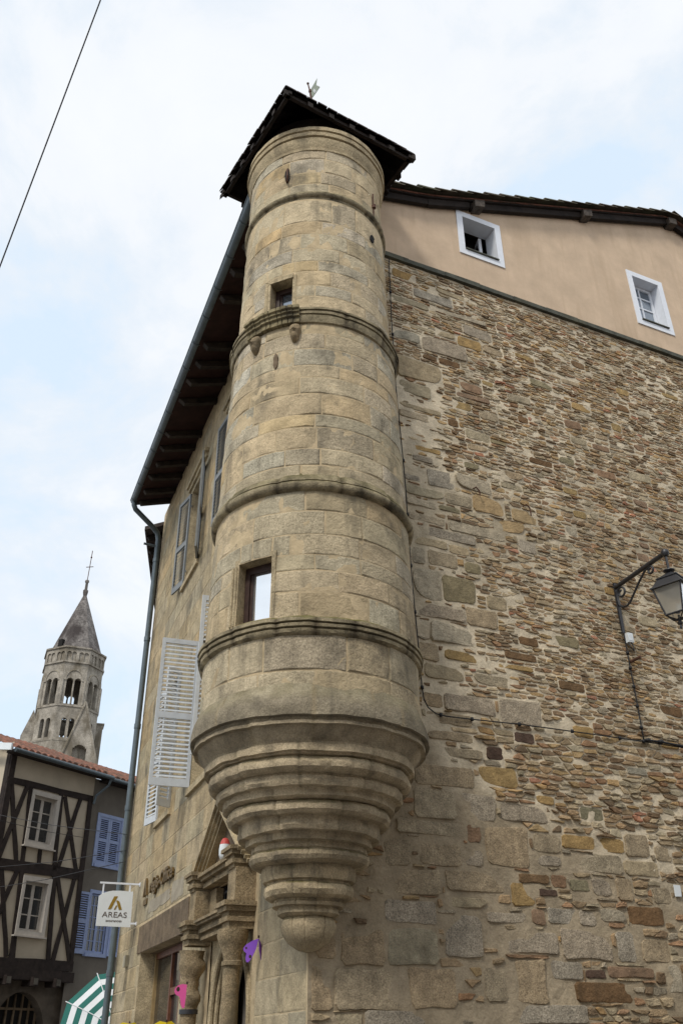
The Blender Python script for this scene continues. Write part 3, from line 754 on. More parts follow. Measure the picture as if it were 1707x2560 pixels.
# ------------------------------------------------------------------ corner turret
tur = thing('corner_turret', tuple(A), 0, 'round tan stone corner turret on a ringed conical corbel with small windows', 'turret')
RZ = [4.3, 5.3, 6.6, 7.6, 8.7, 9.1, 9.3, 11.3, 11.45, 12.5]
RR = [1.12, 1.12, 1.09, 1.07, 1.03, 1.02, .985, .95, .945, .93]
def rad_at(z): return float(np.interp(z, RZ, RR))
def TM(s, z, h):                       # s is arc length at r=1
    r = rad_at(z)+h; return (A.x+r*math.cos(s), A.y+r*math.sin(s), z)
WLO = (rad(-129.5), rad(-109.0), 5.24, 5.92)
WUP = (rad(-121.5), rad(-104.2), 9.27, 9.86)
th = MB()
ths = sorted({-PI+2*PI*i/96 for i in range(97)} | {WLO[0], WLO[1], WUP[0], WUP[1]})
zs = sorted({4.3+.2*i for i in range(43)} | {5.24, 5.92, 9.27, 9.86})
vs = [TM(t, z, 0) for t in ths for z in zs]; nz2 = len(zs); fs = []
for i in range(len(ths)-1):
    for j in range(nz2-1):
        ct, cz = (ths[i]+ths[i+1])/2, (zs[j]+zs[j+1])/2
        if any(h[0] < ct < h[1] and h[2] < cz < h[3] for h in (WLO, WUP)): continue
        fs.append((i*nz2+j, (i+1)*nz2+j, (i+1)*nz2+j+1, i*nz2+j+1))
th.add(vs, fs, 0, (1, 1, 1, 1))
TP = [((.49, .405, .27, .6), 6), ((.48, .39, .25, .3), 4), ((.455, .39, .28, .9), 4), ((.49, .375, .215, .2), 2), ((.415, .36, .26, 1), 1.4), ((.47, .425, .335, 1), .9)]
TP2 = [((.45, .375, .255, .6), 5), ((.445, .36, .23, .3), 3), ((.42, .36, .25, .9), 4), ((.36, .315, .235, 1), 1.8), ((.46, .42, .34, 1), .8)]
for z0, z1, pal in ((4.42, 5.06, TP2), (5.20, 6.68, TP2), (6.80, 9.04, TP), (9.23, 11.28, TP), (11.42, 12.32, TP)):
    hs = [WLO, (WUP[0]-rad(5), WUP[1]+rad(1.5), WUP[2]-.06, WUP[3]+.10)]
    courses(th, TM, rad(-205), rad(24), z0, z1, .17, .30, .32, .78, hs, .000, .006, pal, .014, .07, .009)
# a few deep gaps where a joint has lost its mortar, and the bead moulding round the upper window
shaft = th.build('shaft', [M['ashlar_joint'], M['ashlar']], tur, smooth=True, recalc=False)
def wframe(w):
    tm = (w[0]+w[1])/2; r = rad_at((w[2]+w[3])/2)
    n = Vector((math.cos(tm), math.sin(tm), 0)); t_ = Vector((-n.y, n.x, 0))
    hw = r*math.sin((w[1]-w[0])/2); sag = r*(1-math.cos((w[1]-w[0])/2))
    o = A+n*(r-sag)
    return (lambda u, p, z: (o.x+t_.x*u+n.x*p, o.y+t_.y*u+n.y*p, z)), hw
for w, gm in ((WLO, 'mirrorglass'), (WUP, 'blueglass')):
    fr, hw = wframe(w)
    t = MB(); reveal(t, fr, -hw, hw, w[2], w[3], .0, -.34, .05)
    if w is WUP:
        for k_, (e, p) in enumerate(((.035, .014), (.075, .008))):
            t.box(fr, -hw-e, -hw-e+.033, -.03, p, w[2]-.03, w[3]+e-.002); t.box(fr, -hw-e, hw+.012, -.03, p+.004, w[3]+e-.033, w[3]+e)
    else:
        for e, p in ((.05, .016), (.09, .010)): t.tube([fr(-hw-e+.02, p-.012, w[2]), fr(-hw-e+.02, p-.012, w[3]-.03)], .016, 8)
    tw = t.build('turret_window', M['cornice'], tur)
    t = MB(); d = -.12 if w is WLO else -.13
    t.box(fr, -hw, -hw+.055, d-.05, d, w[2], w[3]); t.box(fr, hw-.055, hw, d-.05, d, w[2], w[3])
    t.box(fr, -hw+.055, hw-.055, d-.05, d, w[3]-.075, w[3]); t.box(fr, -hw+.055, hw-.055, d-.05, d, w[2], w[2]+.03)
    t.box(fr, -hw+.055, -hw+.085, d-.055, d-.02, w[2]+.03, w[3]-.075)
    t.build('frame', M['frame'], tur, tw)
    t = MB(); t.box(fr, -hw+.02, hw-.02, d-.042, d-.036, w[2]+.01, w[3]-.01); t.build('pane', M[gm], tur, tw)
def string(name, prof, m, seed, n=96, amp=.007, t0=-PI*1.25, t1=rad(32)):
    s = MB(); s.lathe(A, prof, t0, t1, n, 0, amp, seed, cut=((.29, .245, .16), (.13, .105, .07), []) if m is M['mould'] else None)
    return s.build(name, m, tur, smooth=48)
def sub(prof, k=3):
    o = []
    for (r0, z0), (r1, z1) in zip(prof, prof[1:]):
        for i in range(k): o.append((r0+(r1-r0)*i/k, z0+(z1-z0)*i/k))
    return o+[prof[-1]]
string('string_course', [(1.10, 5.245), (1.15, 5.21), (1.185, 5.19), (1.19, 5.155), (1.155, 5.15), (1.155, 5.14), (1.18, 5.135), (1.178, 5.105), (1.145, 5.10), (1.145, 5.09), (1.165, 5.085), (1.16, 5.05), (1.13, 5.03), (1.10, 5.02)], M['mould'], 1)
string('string_course', [(1.07, 6.90), (1.10, 6.84), (1.125, 6.80), (1.13, 6.775), (1.105, 6.77), (1.105, 6.76), (1.14, 6.755), (1.155, 6.725), (1.145, 6.685), (1.12, 6.66), (1.06, 6.65)], M['mould'], 2)
string('string_course', [(1.0, 9.30), (1.05, 9.265), (1.085, 9.25), (1.085, 9.22), (1.05, 9.215), (1.05, 9.205), (1.072, 9.20), (1.07, 9.165), (1.045, 9.16), (1.045, 9.15), (1.06, 9.145), (1.055, 9.10), (1.045, 9.05), (1.0, 9.03)], M['mould'], 3)
string('string_course', [(.93, 11.46), (.955, 11.43), (.985, 11.41), (.995, 11.38), (.98, 11.345), (.955, 11.335), (.955, 11.31), (.93, 11.28)], M['mould'], 4)
string('cornice', [(.90, 12.73), (1.01, 12.725), (1.015, 12.645), (.985, 12.64), (.985, 12.62), (1.005, 12.615), (1.0, 12.55), (.965, 12.545), (.965, 12.525), (.985, 12.52), (.975, 12.42), (.95, 12.36), (.945, 12.345), (.955, 12.34), (.95, 12.30), (.90, 12.285)], M['cornice'], 5)
# moulded sill under the upper window, carried by two little carved heads
s = MB(); s.lathe(A, [(.9, 9.262), (1.135, 9.262), (1.14, 9.215), (1.115, 9.205), (1.12, 9.175), (1.095, 9.165), (1.098, 9.125), (1.07, 9.115), (1.075, 9.04), (.9, 9.035)], rad(-137), rad(-97.5), 90, 0, .004, 9, caps=True, cut=((.25, .21, .125), (.12, .10, .06), []))
s.build('window_sill', M['mould'], tur, smooth=40)
for a in (-129.5, -100.5):
    t = rad(a); n = Vector((math.cos(t), math.sin(t), 0)); tt = Vector((-n.y, n.x, 0)); o = A+n*1.035
    h = MB(); vs = []; fs = []
    prof = [(.012, .030), (.05, .058), (.075, .065), (.083, .07), (.09, .068), (.105, .060), (.080, .055), (.088, .05), (.078, .045), (.062, .036), (.02, .018)]
    k = 12
    for i, (dep, hwid) in enumerate(prof):
        z = 9.03-.275*i/(len(prof)-1)
        for q in range(k+1):
            an = PI*q/k; x = hwid*math.cos(an); y = dep*math.sin(an)**.8 if 0 < q < k else -.03
            if i in (3, 4) and q in (4, 8): y -= .018
            if i in (4, 5) and q == 6: y += .014
            vs.append(tuple(o+tt*x+n*y+Vector((0, 0, z))))
    for i in range(len(prof)-1):
        for q in range(k): fs.append((i*(k+1)+q, i*(k+1)+q+1, (i+1)*(k+1)+q+1, (i+1)*(k+1)+q))
    fs += [tuple(range(k+1)), tuple(range((len(prof)-1)*(k+1), len(prof)*(k+1)))]
    h.add(vs, fs); h.build('carved_head', M['carved'], tur, smooth=60)
# corbel
CP = [(1.08, 4.64), (1.09, 4.60), (1.12, 4.55), (1.15, 4.47), (1.185, 4.40), (1.195, 4.33), (1.195, 4.25), (1.15, 4.245), (1.145, 4.215), (1.16, 4.21), (1.16, 4.18), (1.12, 4.175), (1.10, 4.14), (1.06, 4.09), (1.03, 4.06), (1.02, 4.03), (1.035, 4.03), (1.035, 3.965), (1.00, 3.96), (1.00, 3.945), (.965, 3.94), (.985, 3.92), (.995, 3.88), (.985, 3.84), (.95, 3.81), (.89, 3.80), (.89, 3.785), (.905, 3.78), (.905, 3.73), (.89, 3.70), (.84, 3.695), (.83, 3.68), (.83, 3.63), (.80, 3.615), (.755, 3.61), (.775, 3.595), (.79, 3.56), (.78, 3.52), (.745, 3.49), (.68, 3.485), (.675, 3.47), (.68, 3.40), (.665, 3.365), (.60, 3.36), (.60, 3.30), (.545, 3.29), (.545, 3.245), (.535, 3.235), (.56, 3.215), (.565, 3.18), (.545, 3.145), (.50, 3.125), (.44, 3.12), (.45, 3.06), (.425, 3.0), (.39, 2.99), (.39, 2.975), (.415, 2.955), (.42, 2.91), (.40, 2.87), (.36, 2.85), (.315, 2.845), (.315, 2.825), (.33, 2.82), (.325, 2.79), (.28, 2.785), (.285, 2.73), (.25, 2.71), (.225, 2.705), (.245, 2.68), (.25, 2.63), (.23, 2.56), (.185, 2.50), (.11, 2.45), (.03, 2.432), (0, 2.43)]
c = MB(); c.lathe(A, CP, 0, 2*PI, 200, 0, .013, 20, cut=([(.31, .27, .19), (.25, .215, .155), (.35, .29, .20), (.41, .335, .225), (.41, .335, .225), (.40, .325, .215), (.385, .31, .20), (.385, .31, .20)], (.39, .32, .21), [4.43, 4.23, 4.04, 3.69, 3.36, 3.12, 2.785]))
c.build('corbel', M['corbel'], tur, smooth=32)
# roof: square on plan, steep and dark, eaves turned a little against the walls
RQ = [(-.93, 1.12), (1.19, .88), (.93, -1.16), (-1.19, -.92)]      # (u along the gable wall, out)
def RP(u, p, z): return Vector(FR(u, p, z))
ap = RP(0, 0, 14.45)
r_ = MB(); cs = [RP(u, p, 13.02) for u, p in RQ]
for i in range(4):
    a, b = cs[i], cs[(i+1) % 4]
    r_.add([tuple(a), tuple(b), tuple(ap)], [(0, 1, 2)])
    # butt ends of the tiles along the eave
    n = 13
    for q in range(n):
        p0 = a.lerp(b, q/n+.004); p1 = a.lerp(b, (q+1)/n-.004); up = Vector((0, 0, 1)); inn = (Vector((A.x, A.y, 13.02))-(p0+p1)/2).normalized()
        e = random.uniform(-.012, .012); ou = -inn*(.03+random.uniform(-.008, .01))
        for lay in (0, 1):
            o = ou*(1-.6*lay)+up*(.022*lay+e*.4)
            r_.prism([p0+o, p1+o, p1+o+up*.02, p0+o+up*.02], inn*.30+up*.28)
troof = r_.build('turret_roof', M['darktile'], tur, recalc=False)
u_ = MB()
for i in range(4):
    a, b = cs[i], cs[(i+1) % 4]; dn = Vector((0, 0, -.03))
    u_.add([tuple(a+dn), tuple(b+dn), tuple(ap+dn*4)], [(0, 1, 2)])
    inn = (Vector((A.x, A.y, 13.02))-(a+b)/2).normalized()
    u_.prism([a+Vector((0, 0, -.09))+inn*.04, b+Vector((0, 0, -.09))+inn*.04, b+Vector((0, 0, -.03))+inn*.04, a+Vector((0, 0, -.03))+inn*.04], inn*.05)
u_.build('soffit_boards', M['darkwood'], tur, troof)
for i in range(4):
    a, b = cs[i], cs[(i+1) % 4]
    for q in (.0, .18, .34, .5, .66, .82):
        p0 = a.lerp(b, q); d = (ap-p0); d = d*.62
        side = (b-a).normalized()*.04
        k_ = MB(); k_.prism([p0+side+Vector((0, 0, -.05)), p0-side+Vector((0, 0, -.05)), p0-side+Vector((0, 0, -.14)), p0+side+Vector((0, 0, -.14))], d*.9)
        k_.build('rafter', M['darkwood'], tur, troof)
pl = MB(); pl.lathe(A, [(.86, 12.70), (.86, 13.10), (.1, 14.0)], n=48); pl.build('wall_plate', M['darkwood'], tur, troof)
# ironwork let into the shaft
for a, z0, z1, bend in ((-112, 11.72, 11.98, True), (-31.5, 11.45, 11.93, False)):
    t = rad(a); r = rad_at(11.8)+.012; n = Vector((math.cos(t), math.sin(t), 0)); tt = Vector((-n.y, n.x, 0)); P = A+n*r
    k_ = MB(); k_.tube([P+Vector((0, 0, z1)), P+Vector((0, 0, z0))] + ([P+Vector((0, 0, z0-.03))+n*.05+tt*.02, P+Vector((0, 0, z0+.02))+n*.08+tt*.05] if bend else []), .016 if bend else .010, 8)
    if not bend: k_.tube([P+n*.01+Vector((0, 0, 11.64)), P+n*.012+Vector((0, 0, 11.70))], .028, 8)
    k_.build('iron_hook', M['rust'], tur)
for a, z0, z1, hw in ((-112, 11.70, 12.0, .035), (-36.5, 10.88, 11.02, .045), (-113, 8.40, 8.63, .028)):
    t = rad(a); r = rad_at(z0); n = Vector((math.cos(t), math.sin(t), 0)); tt = Vector((-n.y, n.x, 0)); P = A+n*(r+.006)
    k_ = MB()
    pts = [(hw*math.cos(b)*(1+random.uniform(-.25, .25)), (z0+z1)/2+(z1-z0)/2*math.sin(b)) for b in [2*PI*i/12 for i in range(12)]]
    fr = lambda u, p, z: tuple(P+tt*u+n*p+Vector((0, 0, z)))
    k_.plate(fr, pts, -.02, .010)
    k_.build('putlog_hole', M['interior'] if hw > .03 else M['lintel'], tur)

# weathervane
hv = Vector((math.sin(rad(-2.1)), math.cos(rad(-2.1)), 0)); sv = Vector((hv.y, -hv.x, 0))
wv = thing('weathervane', (A.x, A.y, 14.42), 0, 'small swallow-tailed metal weathervane on a pole above the turret roof', 'weathervane')
P = lambda x, z: tuple(A+sv*x+Vector((0, 0, z)))
t = MB(); t.tube([P(-.085, 14.38), P(-.09, 14.80), P(-.115, 15.02), P(-.15, 15.21)], [.022, .020, .014, .010], 8); t.lathe(P(-.15, 15.2), [(0, 0), (.02, .008), (.022, .02), (.012, .035), (0, .04)], n=10)
t.lathe(P(-.113, 14.98), [(.018, 0), (.026, .02), (.026, .05), (.018, .07)], n=10)
t.build('pole', M['rust'], wv, smooth=50)
FV = lambda x, p, z: tuple(A+sv*x+hv*p+Vector((0, 0, z)))
t = MB(); t.plate(FV, [(-.108, 15.04), (.0, 15.36), (-.012, 15.17), (.045, 15.13), (-.065, 14.86), (-.085, 14.86)], -.006, .006); t.build('flag', M['vane'], wv)
t = MB(); t.tube([P(-.06, 15.03), P(-.035, 14.96)], .006, 5); t.tube([P(-.05, 15.065), P(-.012, 14.99)], .006, 5); t.tube([P(-.035, 14.96), P(-.05, 15.065)], .005, 5)
t.v = [tuple(Vector(v)-hv*.007) for v in t.v]
t.build('letter', M['white'], wv)

# ------------------------------------------------------------------ wall lantern on the gable
LU, LO, LZ = 4.36, .997, 6.98
lamp = thing('wall_lantern', FR(LU, 0, 6.3), rad(25), 'black iron street lantern hanging from a scrolled bracket on the rubble wall', 'lantern')
t = MB(); t.box(FR, LU-.022, LU+.022, .02, .045, 6.28, 6.99)
t.build('wall_plate', M['iron'], lamp)
t = MB(); t.tube([FR(LU, .03, 6.93), FR(LU, LO, LZ)], .030, 12); t.lathe(FR(LU, LO, LZ), [(0, -.05), (.035, -.042), (.05, -.015), (.05, .015), (.035, .042), (0, .05)], n=14)
t.tube([FR(LU, LO, LZ-.03), FR(LU, LO, 6.74)], .017, 8)
t.build('arm', M['iron'], lamp, smooth=45)
def spiral(cx, cz, r0, a0, turns, sg):
    return [(cx+r0*(1-.62*i/28)*math.cos(a0+sg*turns*2*PI*i/28), cz+r0*(1-.62*i/28)*math.sin(a0+sg*turns*2*PI*i/28)) for i in range(29)]
t = MB()
path = spiral(.13, 6.815, .085, rad(175), 1.25, -1)[::-1] + [(.045, 6.74), (.06, 6.66), (.12, 6.61), (.19, 6.60), (.26, 6.63), (.34, 6.70), (.48, 6.82), (.62, 6.92)] + spiral(.70, 6.875, .062, rad(140), 1.2, -1)
t.tube([FR(LU, a, b) for a, b in path], .015, 6)
t.build('scroll', M['iron'], lamp, smooth=50)
LP = Vector(FR(LU, LO, 0)); la = rad(22)
def LQ(s, z, i):     # corner i of a square of half width s
    a = la+PI/4+i*PI/2+rad(24); return (LP.x+s*1.414*math.cos(a), LP.y+s*1.414*math.sin(a), z)
t = MB(); t.lathe((LP.x, LP.y, 0), [(.02, 6.76), (.07, 6.735), (.072, 6.725), (.03, 6.70), (.045, 6.685)], n=18)
def frus(mb, s0, z0, s1, z1):
    v = [LQ(s0, z0, i) for i in range(4)]+[LQ(s1, z1, i) for i in range(4)]
    mb.add(v, [(0, 1, 2, 3), (7, 6, 5, 4)]+[(i, (i+1) % 4, (i+1) % 4+4, i+4) for i in range(4)])
frus(t, .12, 6.62, .02, 6.705); frus(t, .135, 6.605, .135, 6.619); frus(t, .185, 6.49, .122, 6.604); frus(t, .205, 6.470, .20, 6.489)
t.build('lantern_roof', M['iron'], lamp)
t = MB()
for i in range(4):
    t.tube([LQ(.178, 6.470, i), LQ(.108, 6.13, i)], .011, 6); t.tube([LQ(.108, 6.13, i), LQ(.108, 6.13, i+1)], .013, 6)
    t.tube([LQ(.108, 6.125, i), LQ(.0, 6.06, i)], .008, 5)
t.tube([(LP.x, LP.y, 6.13), (LP.x, LP.y, 6.0)], .014, 8); t.lathe((LP.x, LP.y, 0), [(0, 6.0), (.03, 6.015), (.034, 6.035), (.015, 6.06)], n=12)
t.lathe((LP.x, LP.y, 0), [(0, 5.95), (.014, 5.96), (.018, 5.98), (.012, 6.0)], n=10)
t.build('lantern_frame', M['iron'], lamp, smooth=40)
for i in range(4):
    t = MB(); t.add([LQ(.170, 6.468, i), LQ(.170, 6.468, i+1), LQ(.102, 6.135, i+1), LQ(.102, 6.135, i)], [(0, 1, 2, 3)]); t.build('glass_pane', M['lampglass'], lamp, recalc=False)
t = MB(); t.lathe((LP.x, LP.y, 0), [(.03, 6.16), (.035, 6.2), (.03, 6.28), (0, 6.30)], n=12); t.build('lamp_bulb', M['white'], lamp, smooth=True)
t = MB(); t.box(FR, LU+.01, LU+.10, .03, .09, 6.14, 6.27, j=.003); t.box(FR, LU+.02, LU+.09, .09, .095, 6.16, 6.25)
t.build('junction_box', M['signwhite'], lamp)
t = MB(); t.tube([FR(LU+.02, .06, 6.15), FR(LU+.02, .10, 6.06), FR(LU+.06, .10, 6.02), FR(LU+.075, .09, 6.08), FR(LU+.07, .07, 6.15)], .008, 6); t.build('cable_loop', M['cable'], lamp)

def wire(name, path, r, label, cat='cable', clips=None, group=None):
    o = MB(); P0 = Vector(path[0]); q = []
    for a, b in zip(path, path[1:]):
        for i in range(5): q.append(Vector(a).lerp(Vector(b), i/5))
    q.append(Vector(path[-1])); o.tube(q, r, 6)
    for c in clips or []: o.tube([Vector(c)+Vector((0, 0, -.018)), Vector(c)+Vector((0, 0, .018))], r*2.6, 6)
    b = o.build(name, M['cable'], None, smooth=True); return tag(b, label, cat, group)
pth = [(1.16, 11.68), (1.155, 10.5), (1.17, 9.3), (1.21, 8.45), (1.24, 7.7), (1.258, 6.43), (1.295, 5.67), (1.315, 5.10), (1.33, 4.97), (1.38, 4.88), (1.47, 4.825), (1.6, 4.812), (1.92, 4.82), (2.55, 4.843), (3.16, 4.852), (4.36, 4.86), (5.6, 4.85), (8.4, 4.84)]
wire('wall_cable', [FR(u, .035, z) for u, z in pth], .0075, 'thin black cable down beside the turret, then level across the rubble wall', clips=[FR(u, .038, z) for u, z in ((1.157, 11.0), (1.16, 10.2), (1.165, 9.7), (1.225, 8.1), (1.245, 7.3), (1.255, 6.6), (1.275, 6.0), (1.315, 5.1), (1.53, 4.816), (1.93, 4.82), (2.56, 4.843), (3.3, 4.853), (4.0, 4.857), (4.36, 4.86))])
wire('lantern_cable', [FR(4.36, .04, 6.27), FR(4.358, .04, 5.9), FR(4.366, .04, 5.4), FR(4.366, .04, 4.87)], .008, 'black cable dropping from the lantern bracket to the level cable', clips=[FR(4.36, .042, z) for z in (6.0, 5.8, 5.55, 5.3, 5.03)])
wire('thick_cable', [FR(4.37, .05, 4.875), FR(4.6, .05, 4.88), FR(5.0, .05, 4.868), FR(8.4, .05, 4.85)], .014, 'thicker black cable running right from below the lantern', clips=[FR(4.42, .05, 4.876), FR(4.62, .05, 4.88)])
t = MB(); t.tube([FR(4.41, -.02, 5.90), FR(4.44, .17, 5.915)], .02, 8); tag(t.build('iron_bar', M['rust'], None), 'short rusty iron bar sticking out of the rubble wall below the lantern', 'iron bar')
t = MB(); t.box(FR, 4.43, 4.52, .02, .03, 3.12, 3.24, j=.003); tag(t.build('notice_plate', M['signwhite'], None), 'small white plate fixed low on the rubble wall', 'plate')
for i, (u, z, l) in enumerate(((3.08, 7.86, .10), (2.30, 7.93, .05))):
    t = MB(); t.tube([FR(u-.04, .0, z+.03), FR(u-.02, .06, z+.03), FR(u+.02, .065, z-.02), FR(u+.03, .06, z-.03-l)], .010, 6)
    tag(t.build('wall_hook', M['rust'], None), ('longer rusty hook in the rubble wall above the lantern', 'smaller rusty hook in the rubble wall nearer the turret')[i], 'hook', 'iron hooks in the rubble wall')

# ------------------------------------------------------------------ hanging sign and wall letters
def text_mesh(txt, size, depth, bold=0):
    cu = bpy.data.curves.new('lettering', 'FONT'); cu.body = txt; cu.size = size; cu.extrude = depth; cu.align_x = 'CENTER'; cu.offset = bold
    ob = bpy.data.objects.new('lettering', cu); COL.objects.link(ob)
    dg = bpy.context.evaluated_depsgraph_get(); me = bpy.data.meshes.new_from_object(ob.evaluated_get(dg))
    bpy.data.objects.remove(ob); return me
def place_text(txt, size, depth, o, xd, wx, zc, m, root, bold=0):
    """o: world point of the centre, xd: reading direction, wx: target width"""
    me = text_mesh(txt, size, depth, bold)
    xs = [v.co.x for v in me.vertices]; k = wx/(max(xs)-min(xs)); nrm = Vector((xd.y, -xd.x, 0))
    Mi = MINV[root.name]
    for v in me.vertices:
        p = Vector(o)+xd*(v.co.x*k)+Vector((0, 0, v.co.y))+nrm*v.co.z; v.co = Mi @ p
    me.materials.append(m); ob = bpy.data.objects.new('lettering', me); COL.objects.link(ob); ob.parent = root; return ob
FS = lambda o, q, z: FL(9.0-q, o, z)      # plane of the sign: o out from the wall, q towards the viewer
sg = thing('hanging_sign', FL(9.0, .4, 3.6), 0, 'white square hanging sign with ochre emblem reading AREAS assurances', 'sign')
t = MB(); t.plate(FS, [(.706, 4.056), (.66, 4.09), (.61, 4.116), (.54, 4.138), (.474, 4.151), (.345, 4.156), (.116, 4.148), (.105, 3.568), (.699, 3.573)], -.015, .015); t.build('panel', M['signwhite'], sg)
t = MB(); t.box(FS, -.005, .712, -.015, .015, 4.262, 4.292); t.box(FS, -.005, .01, -.035, .035, 4.24, 4.31)
t.box(FS, .632, .658, -.008, .008, 4.07, 4.262); t.box(FS, .165, .191, -.008, .008, 4.13, 4.262)
t.build('bracket', M['white'], sg); t = MB(); t.box(FS, -.005, .12, -.014, .014, 3.615, 3.645); t.box(FS, -.006, .01, -.03, .03, 3.60, 3.66)
t.build('bracket', M['white'], sg)
for pts in ([(.442, 4.059), (.379, 4.062), (.456, 3.890), (.468, 3.860), (.488, 3.846), (.53, 3.846)], [(.400, 3.992), (.369, 3.993), (.345, 3.978), (.330, 3.955), (.284, 3.845), (.336, 3.843)], [(.395, 3.910), (.371, 3.911), (.396, 3.845), (.424, 3.844)]):
    t = MB(); t.plate(FS, pts, .016, .021); t.build('emblem', M['gold'], sg)
xd = Vector(FL(0, -1, 0))-Vector(FL(0, 0, 0))
place_text('AREAS', .125, .002, FS(.40, .018, 3.718), xd, .43, 0, M['greyletter'], sg)
place_text('assurances', .058, .002, FS(.405, .018, 3.645), xd, .275, 0, M['greyletter'], sg)
ws = thing('wall_sign', FL(7.2, 0, 4.0), 0, 'old gilt raised letters fixed to the stone front above the shop', 'sign')
place_text('régis-Office', .30, .018, FL(6.95, .03, 3.98), -LW, 1.75, 0, M['bronze'], ws, .006)
t = MB(); t.plate(FL, [(8.38, 3.98), (8.30, 4.22), (8.24, 4.27), (8.18, 4.22), (8.10, 3.98), (8.17, 3.98), (8.24, 4.17), (8.31, 3.98)], .01, .05); t.plate(FL, [(8.38, 3.84), (8.08, 3.84), (8.08, 3.93), (8.38, 3.93)], .01, .03)
t.build('emblem', M['bronze'], ws)
for u0, u1, z0, z1 in ((6.25, 7.95, 3.66, 3.86), (5.35, 6.2, 3.60, 3.90)):
    pt = MB(); n = 26; pts = []
    for i in range(n):
        a = 2*PI*i/n; k_ = max(abs(math.cos(a)), abs(math.sin(a)))
        pts.append(((u0+u1)/2+(u1-u0)/2*math.cos(a)/k_*random.uniform(.9, 1.03), (z0+z1)/2+(z1-z0)/2*math.sin(a)/k_*random.uniform(.75, 1.1)))
    pt.plate(FL, pts, .004, .009); pt.build('mortar_patch', M['patch'], house)

# ------------------------------------------------------------------ hanging butterflies and the float on the cornice
def butterfly(name, o, s, m, label, wingl, wingr=None, bendl=.35, bendr=1.2):
    hd = math.atan2(o[0], o[1]); sd = Vector((math.cos(hd), -math.sin(hd), 0)); bk_ = Vector((math.sin(hd), math.cos(hd), 0))
    th_ = thing(name, o, 0, label, 'decoration', 'paper butterflies hung along the front')
    def wing(pts, holes, ang):
        d = sd*math.cos(ang)+bk_*math.sin(ang); nrm = Vector((d.y, -d.x, 0))
        fr = lambda u, p, z: tuple(Vector(o)+d*u*s+nrm*p+Vector((0, 0, z*s)))
        t = MB(); t.plate(fr, pts, -.002, .002); w_ = t.build('wing', m, th_)
        for hx, hz, hr in holes:
            t = MB(); t.plate(fr, [(hx+hr*math.cos(2*PI*i/10), hz+hr*math.sin(2*PI*i/10)*1.2) for i in range(10)], -.003, .003); t.build('spot', M['frame'], th_, w_)
    wing(wingl[0], wingl[1], bendl)
    if wingr: wing(wingr[0], wingr[1], bendr)
    t = MB(); t.tube([tuple(Vector(o)+Vector((0, 0, .005))), tuple(Vector(o)+Vector((0, 0, .03)))], .010, 8); t.build('peg', M['frame'], th_)
wl = ([(0, 0), (-.10, -.03), (-.20, -.085), (-.245, -.14), (-.235, -.175), (-.19, -.215), (-.20, -.29), (-.185, -.335), (-.16, -.345), (-.13, -.32), (-.085, -.25), (-.035, -.15)], [(-.195, -.135, .016), (-.125, -.26, .022)])
wr = ([(.005, 0), (.06, -.05), (.16, -.20), (.22, -.36), (.20, -.43), (.16, -.42), (.10, -.32), (.03, -.16)], [])
butterfly('paper_butterfly', FL(1.38, .05, 2.67), .64, M['purple'], 'purple butterfly cut-out hanging beside the door column', wl, wr, -.15, 1.0)
wp = ([(0, 0), (-.08, .01), (-.15, -.01), (-.20, -.06), (-.205, -.11), (-.175, -.155), (-.115, -.18), (-.095, -.235), (-.08, -.31), (-.05, -.36), (-.015, -.345), (-.005, -.18)], [(-.145, -.07, .030)])
butterfly('paper_butterfly', FL(3.28, .33, 2.35), .68, M['pink'], 'pink butterfly cut-out hanging in front of the shop window', wp, None, .0)
butterfly('paper_butterfly', (-3.02, 14.45, 2.02), .9, M['yellow'], 'yellow butterfly cut-out near the foot of the downpipe', ([(0, 0), (-.10, .02), (-.2, -.03), (-.24, -.12), (-.18, -.2), (-.1, -.26), (-.02, -.2)], []), ([(0, 0), (.08, .02), (.16, -.03), (.2, -.12), (.13, -.2), (.03, -.2)], []), 0, .4)
butterfly('paper_butterfly', (-2.20, 12.68, 1.985), .8, M['yellow'], 'yellow butterfly cut-out low in front of the shop window', ([(0, 0), (-.10, .02), (-.2, -.03), (-.24, -.12), (-.18, -.2), (-.1, -.26), (-.02, -.2)], []), ([(0, 0), (.08, .02), (.16, -.03), (.2, -.12), (.13, -.2), (.03, -.2)], []), 0, .4)
fl = thing('painted_float', FL(2.50, .17, 3.62), 0, 'white rounded float with a red top standing on the door cornice', 'float')
t = MB(); t.lathe(FL(2.50, .17, 3.62), [(.0, 0), (.05, .0), (.068, .05), (.07, .11), (.062, .17)], n=20); t.build('body', M['signwhite'], fl, smooth=True)
t = MB(); t.lathe(FL(2.50, .17, 3.62), [(.062, .171), (.05, .21), (.03, .24), (0, .25)], n=20); t.build('cap', M['red'], fl, smooth=True)

# ------------------------------------------------------------------ overhead wires
d_ = Vector((-3.747, 8.041, 16))-Vector((-5.195, 9.859, 12))
wire('overhead_wire', [tuple(Vector((-5.195, 9.859, 12))-d_*1.6), tuple(Vector((-3.747, 8.041, 16))+d_*2.5)], .011, 'dark wire slanting across the open sky at upper left', 'wire')
for i, (a, b, lb) in enumerate((((-9.35, 25.03, 7.24), FL(10.4, .12, 5.40), 'upper thin wire sagging past the upper timbered window'), ((-9.29, 25.04, 7.10), (-7.95, 28.55, 7.33), 'short thin wire just under the upper one, ending at the corner post'), ((-9.3, 25.6, 6.0), FL(10.3, .12, 5.08), 'thin wire rising past the beam between the timbered floors'), ((-9.4, 25.4, 5.42), FL(10.2, .12, 4.86), 'lowest thin wire rising towards the downpipe'))):
    wire('street_wire', [a, tuple((Vector(a)+Vector(b))/2+Vector((0, 0, -.05))), b], .0075, lb, 'wire', None, 'thin wires across the street')

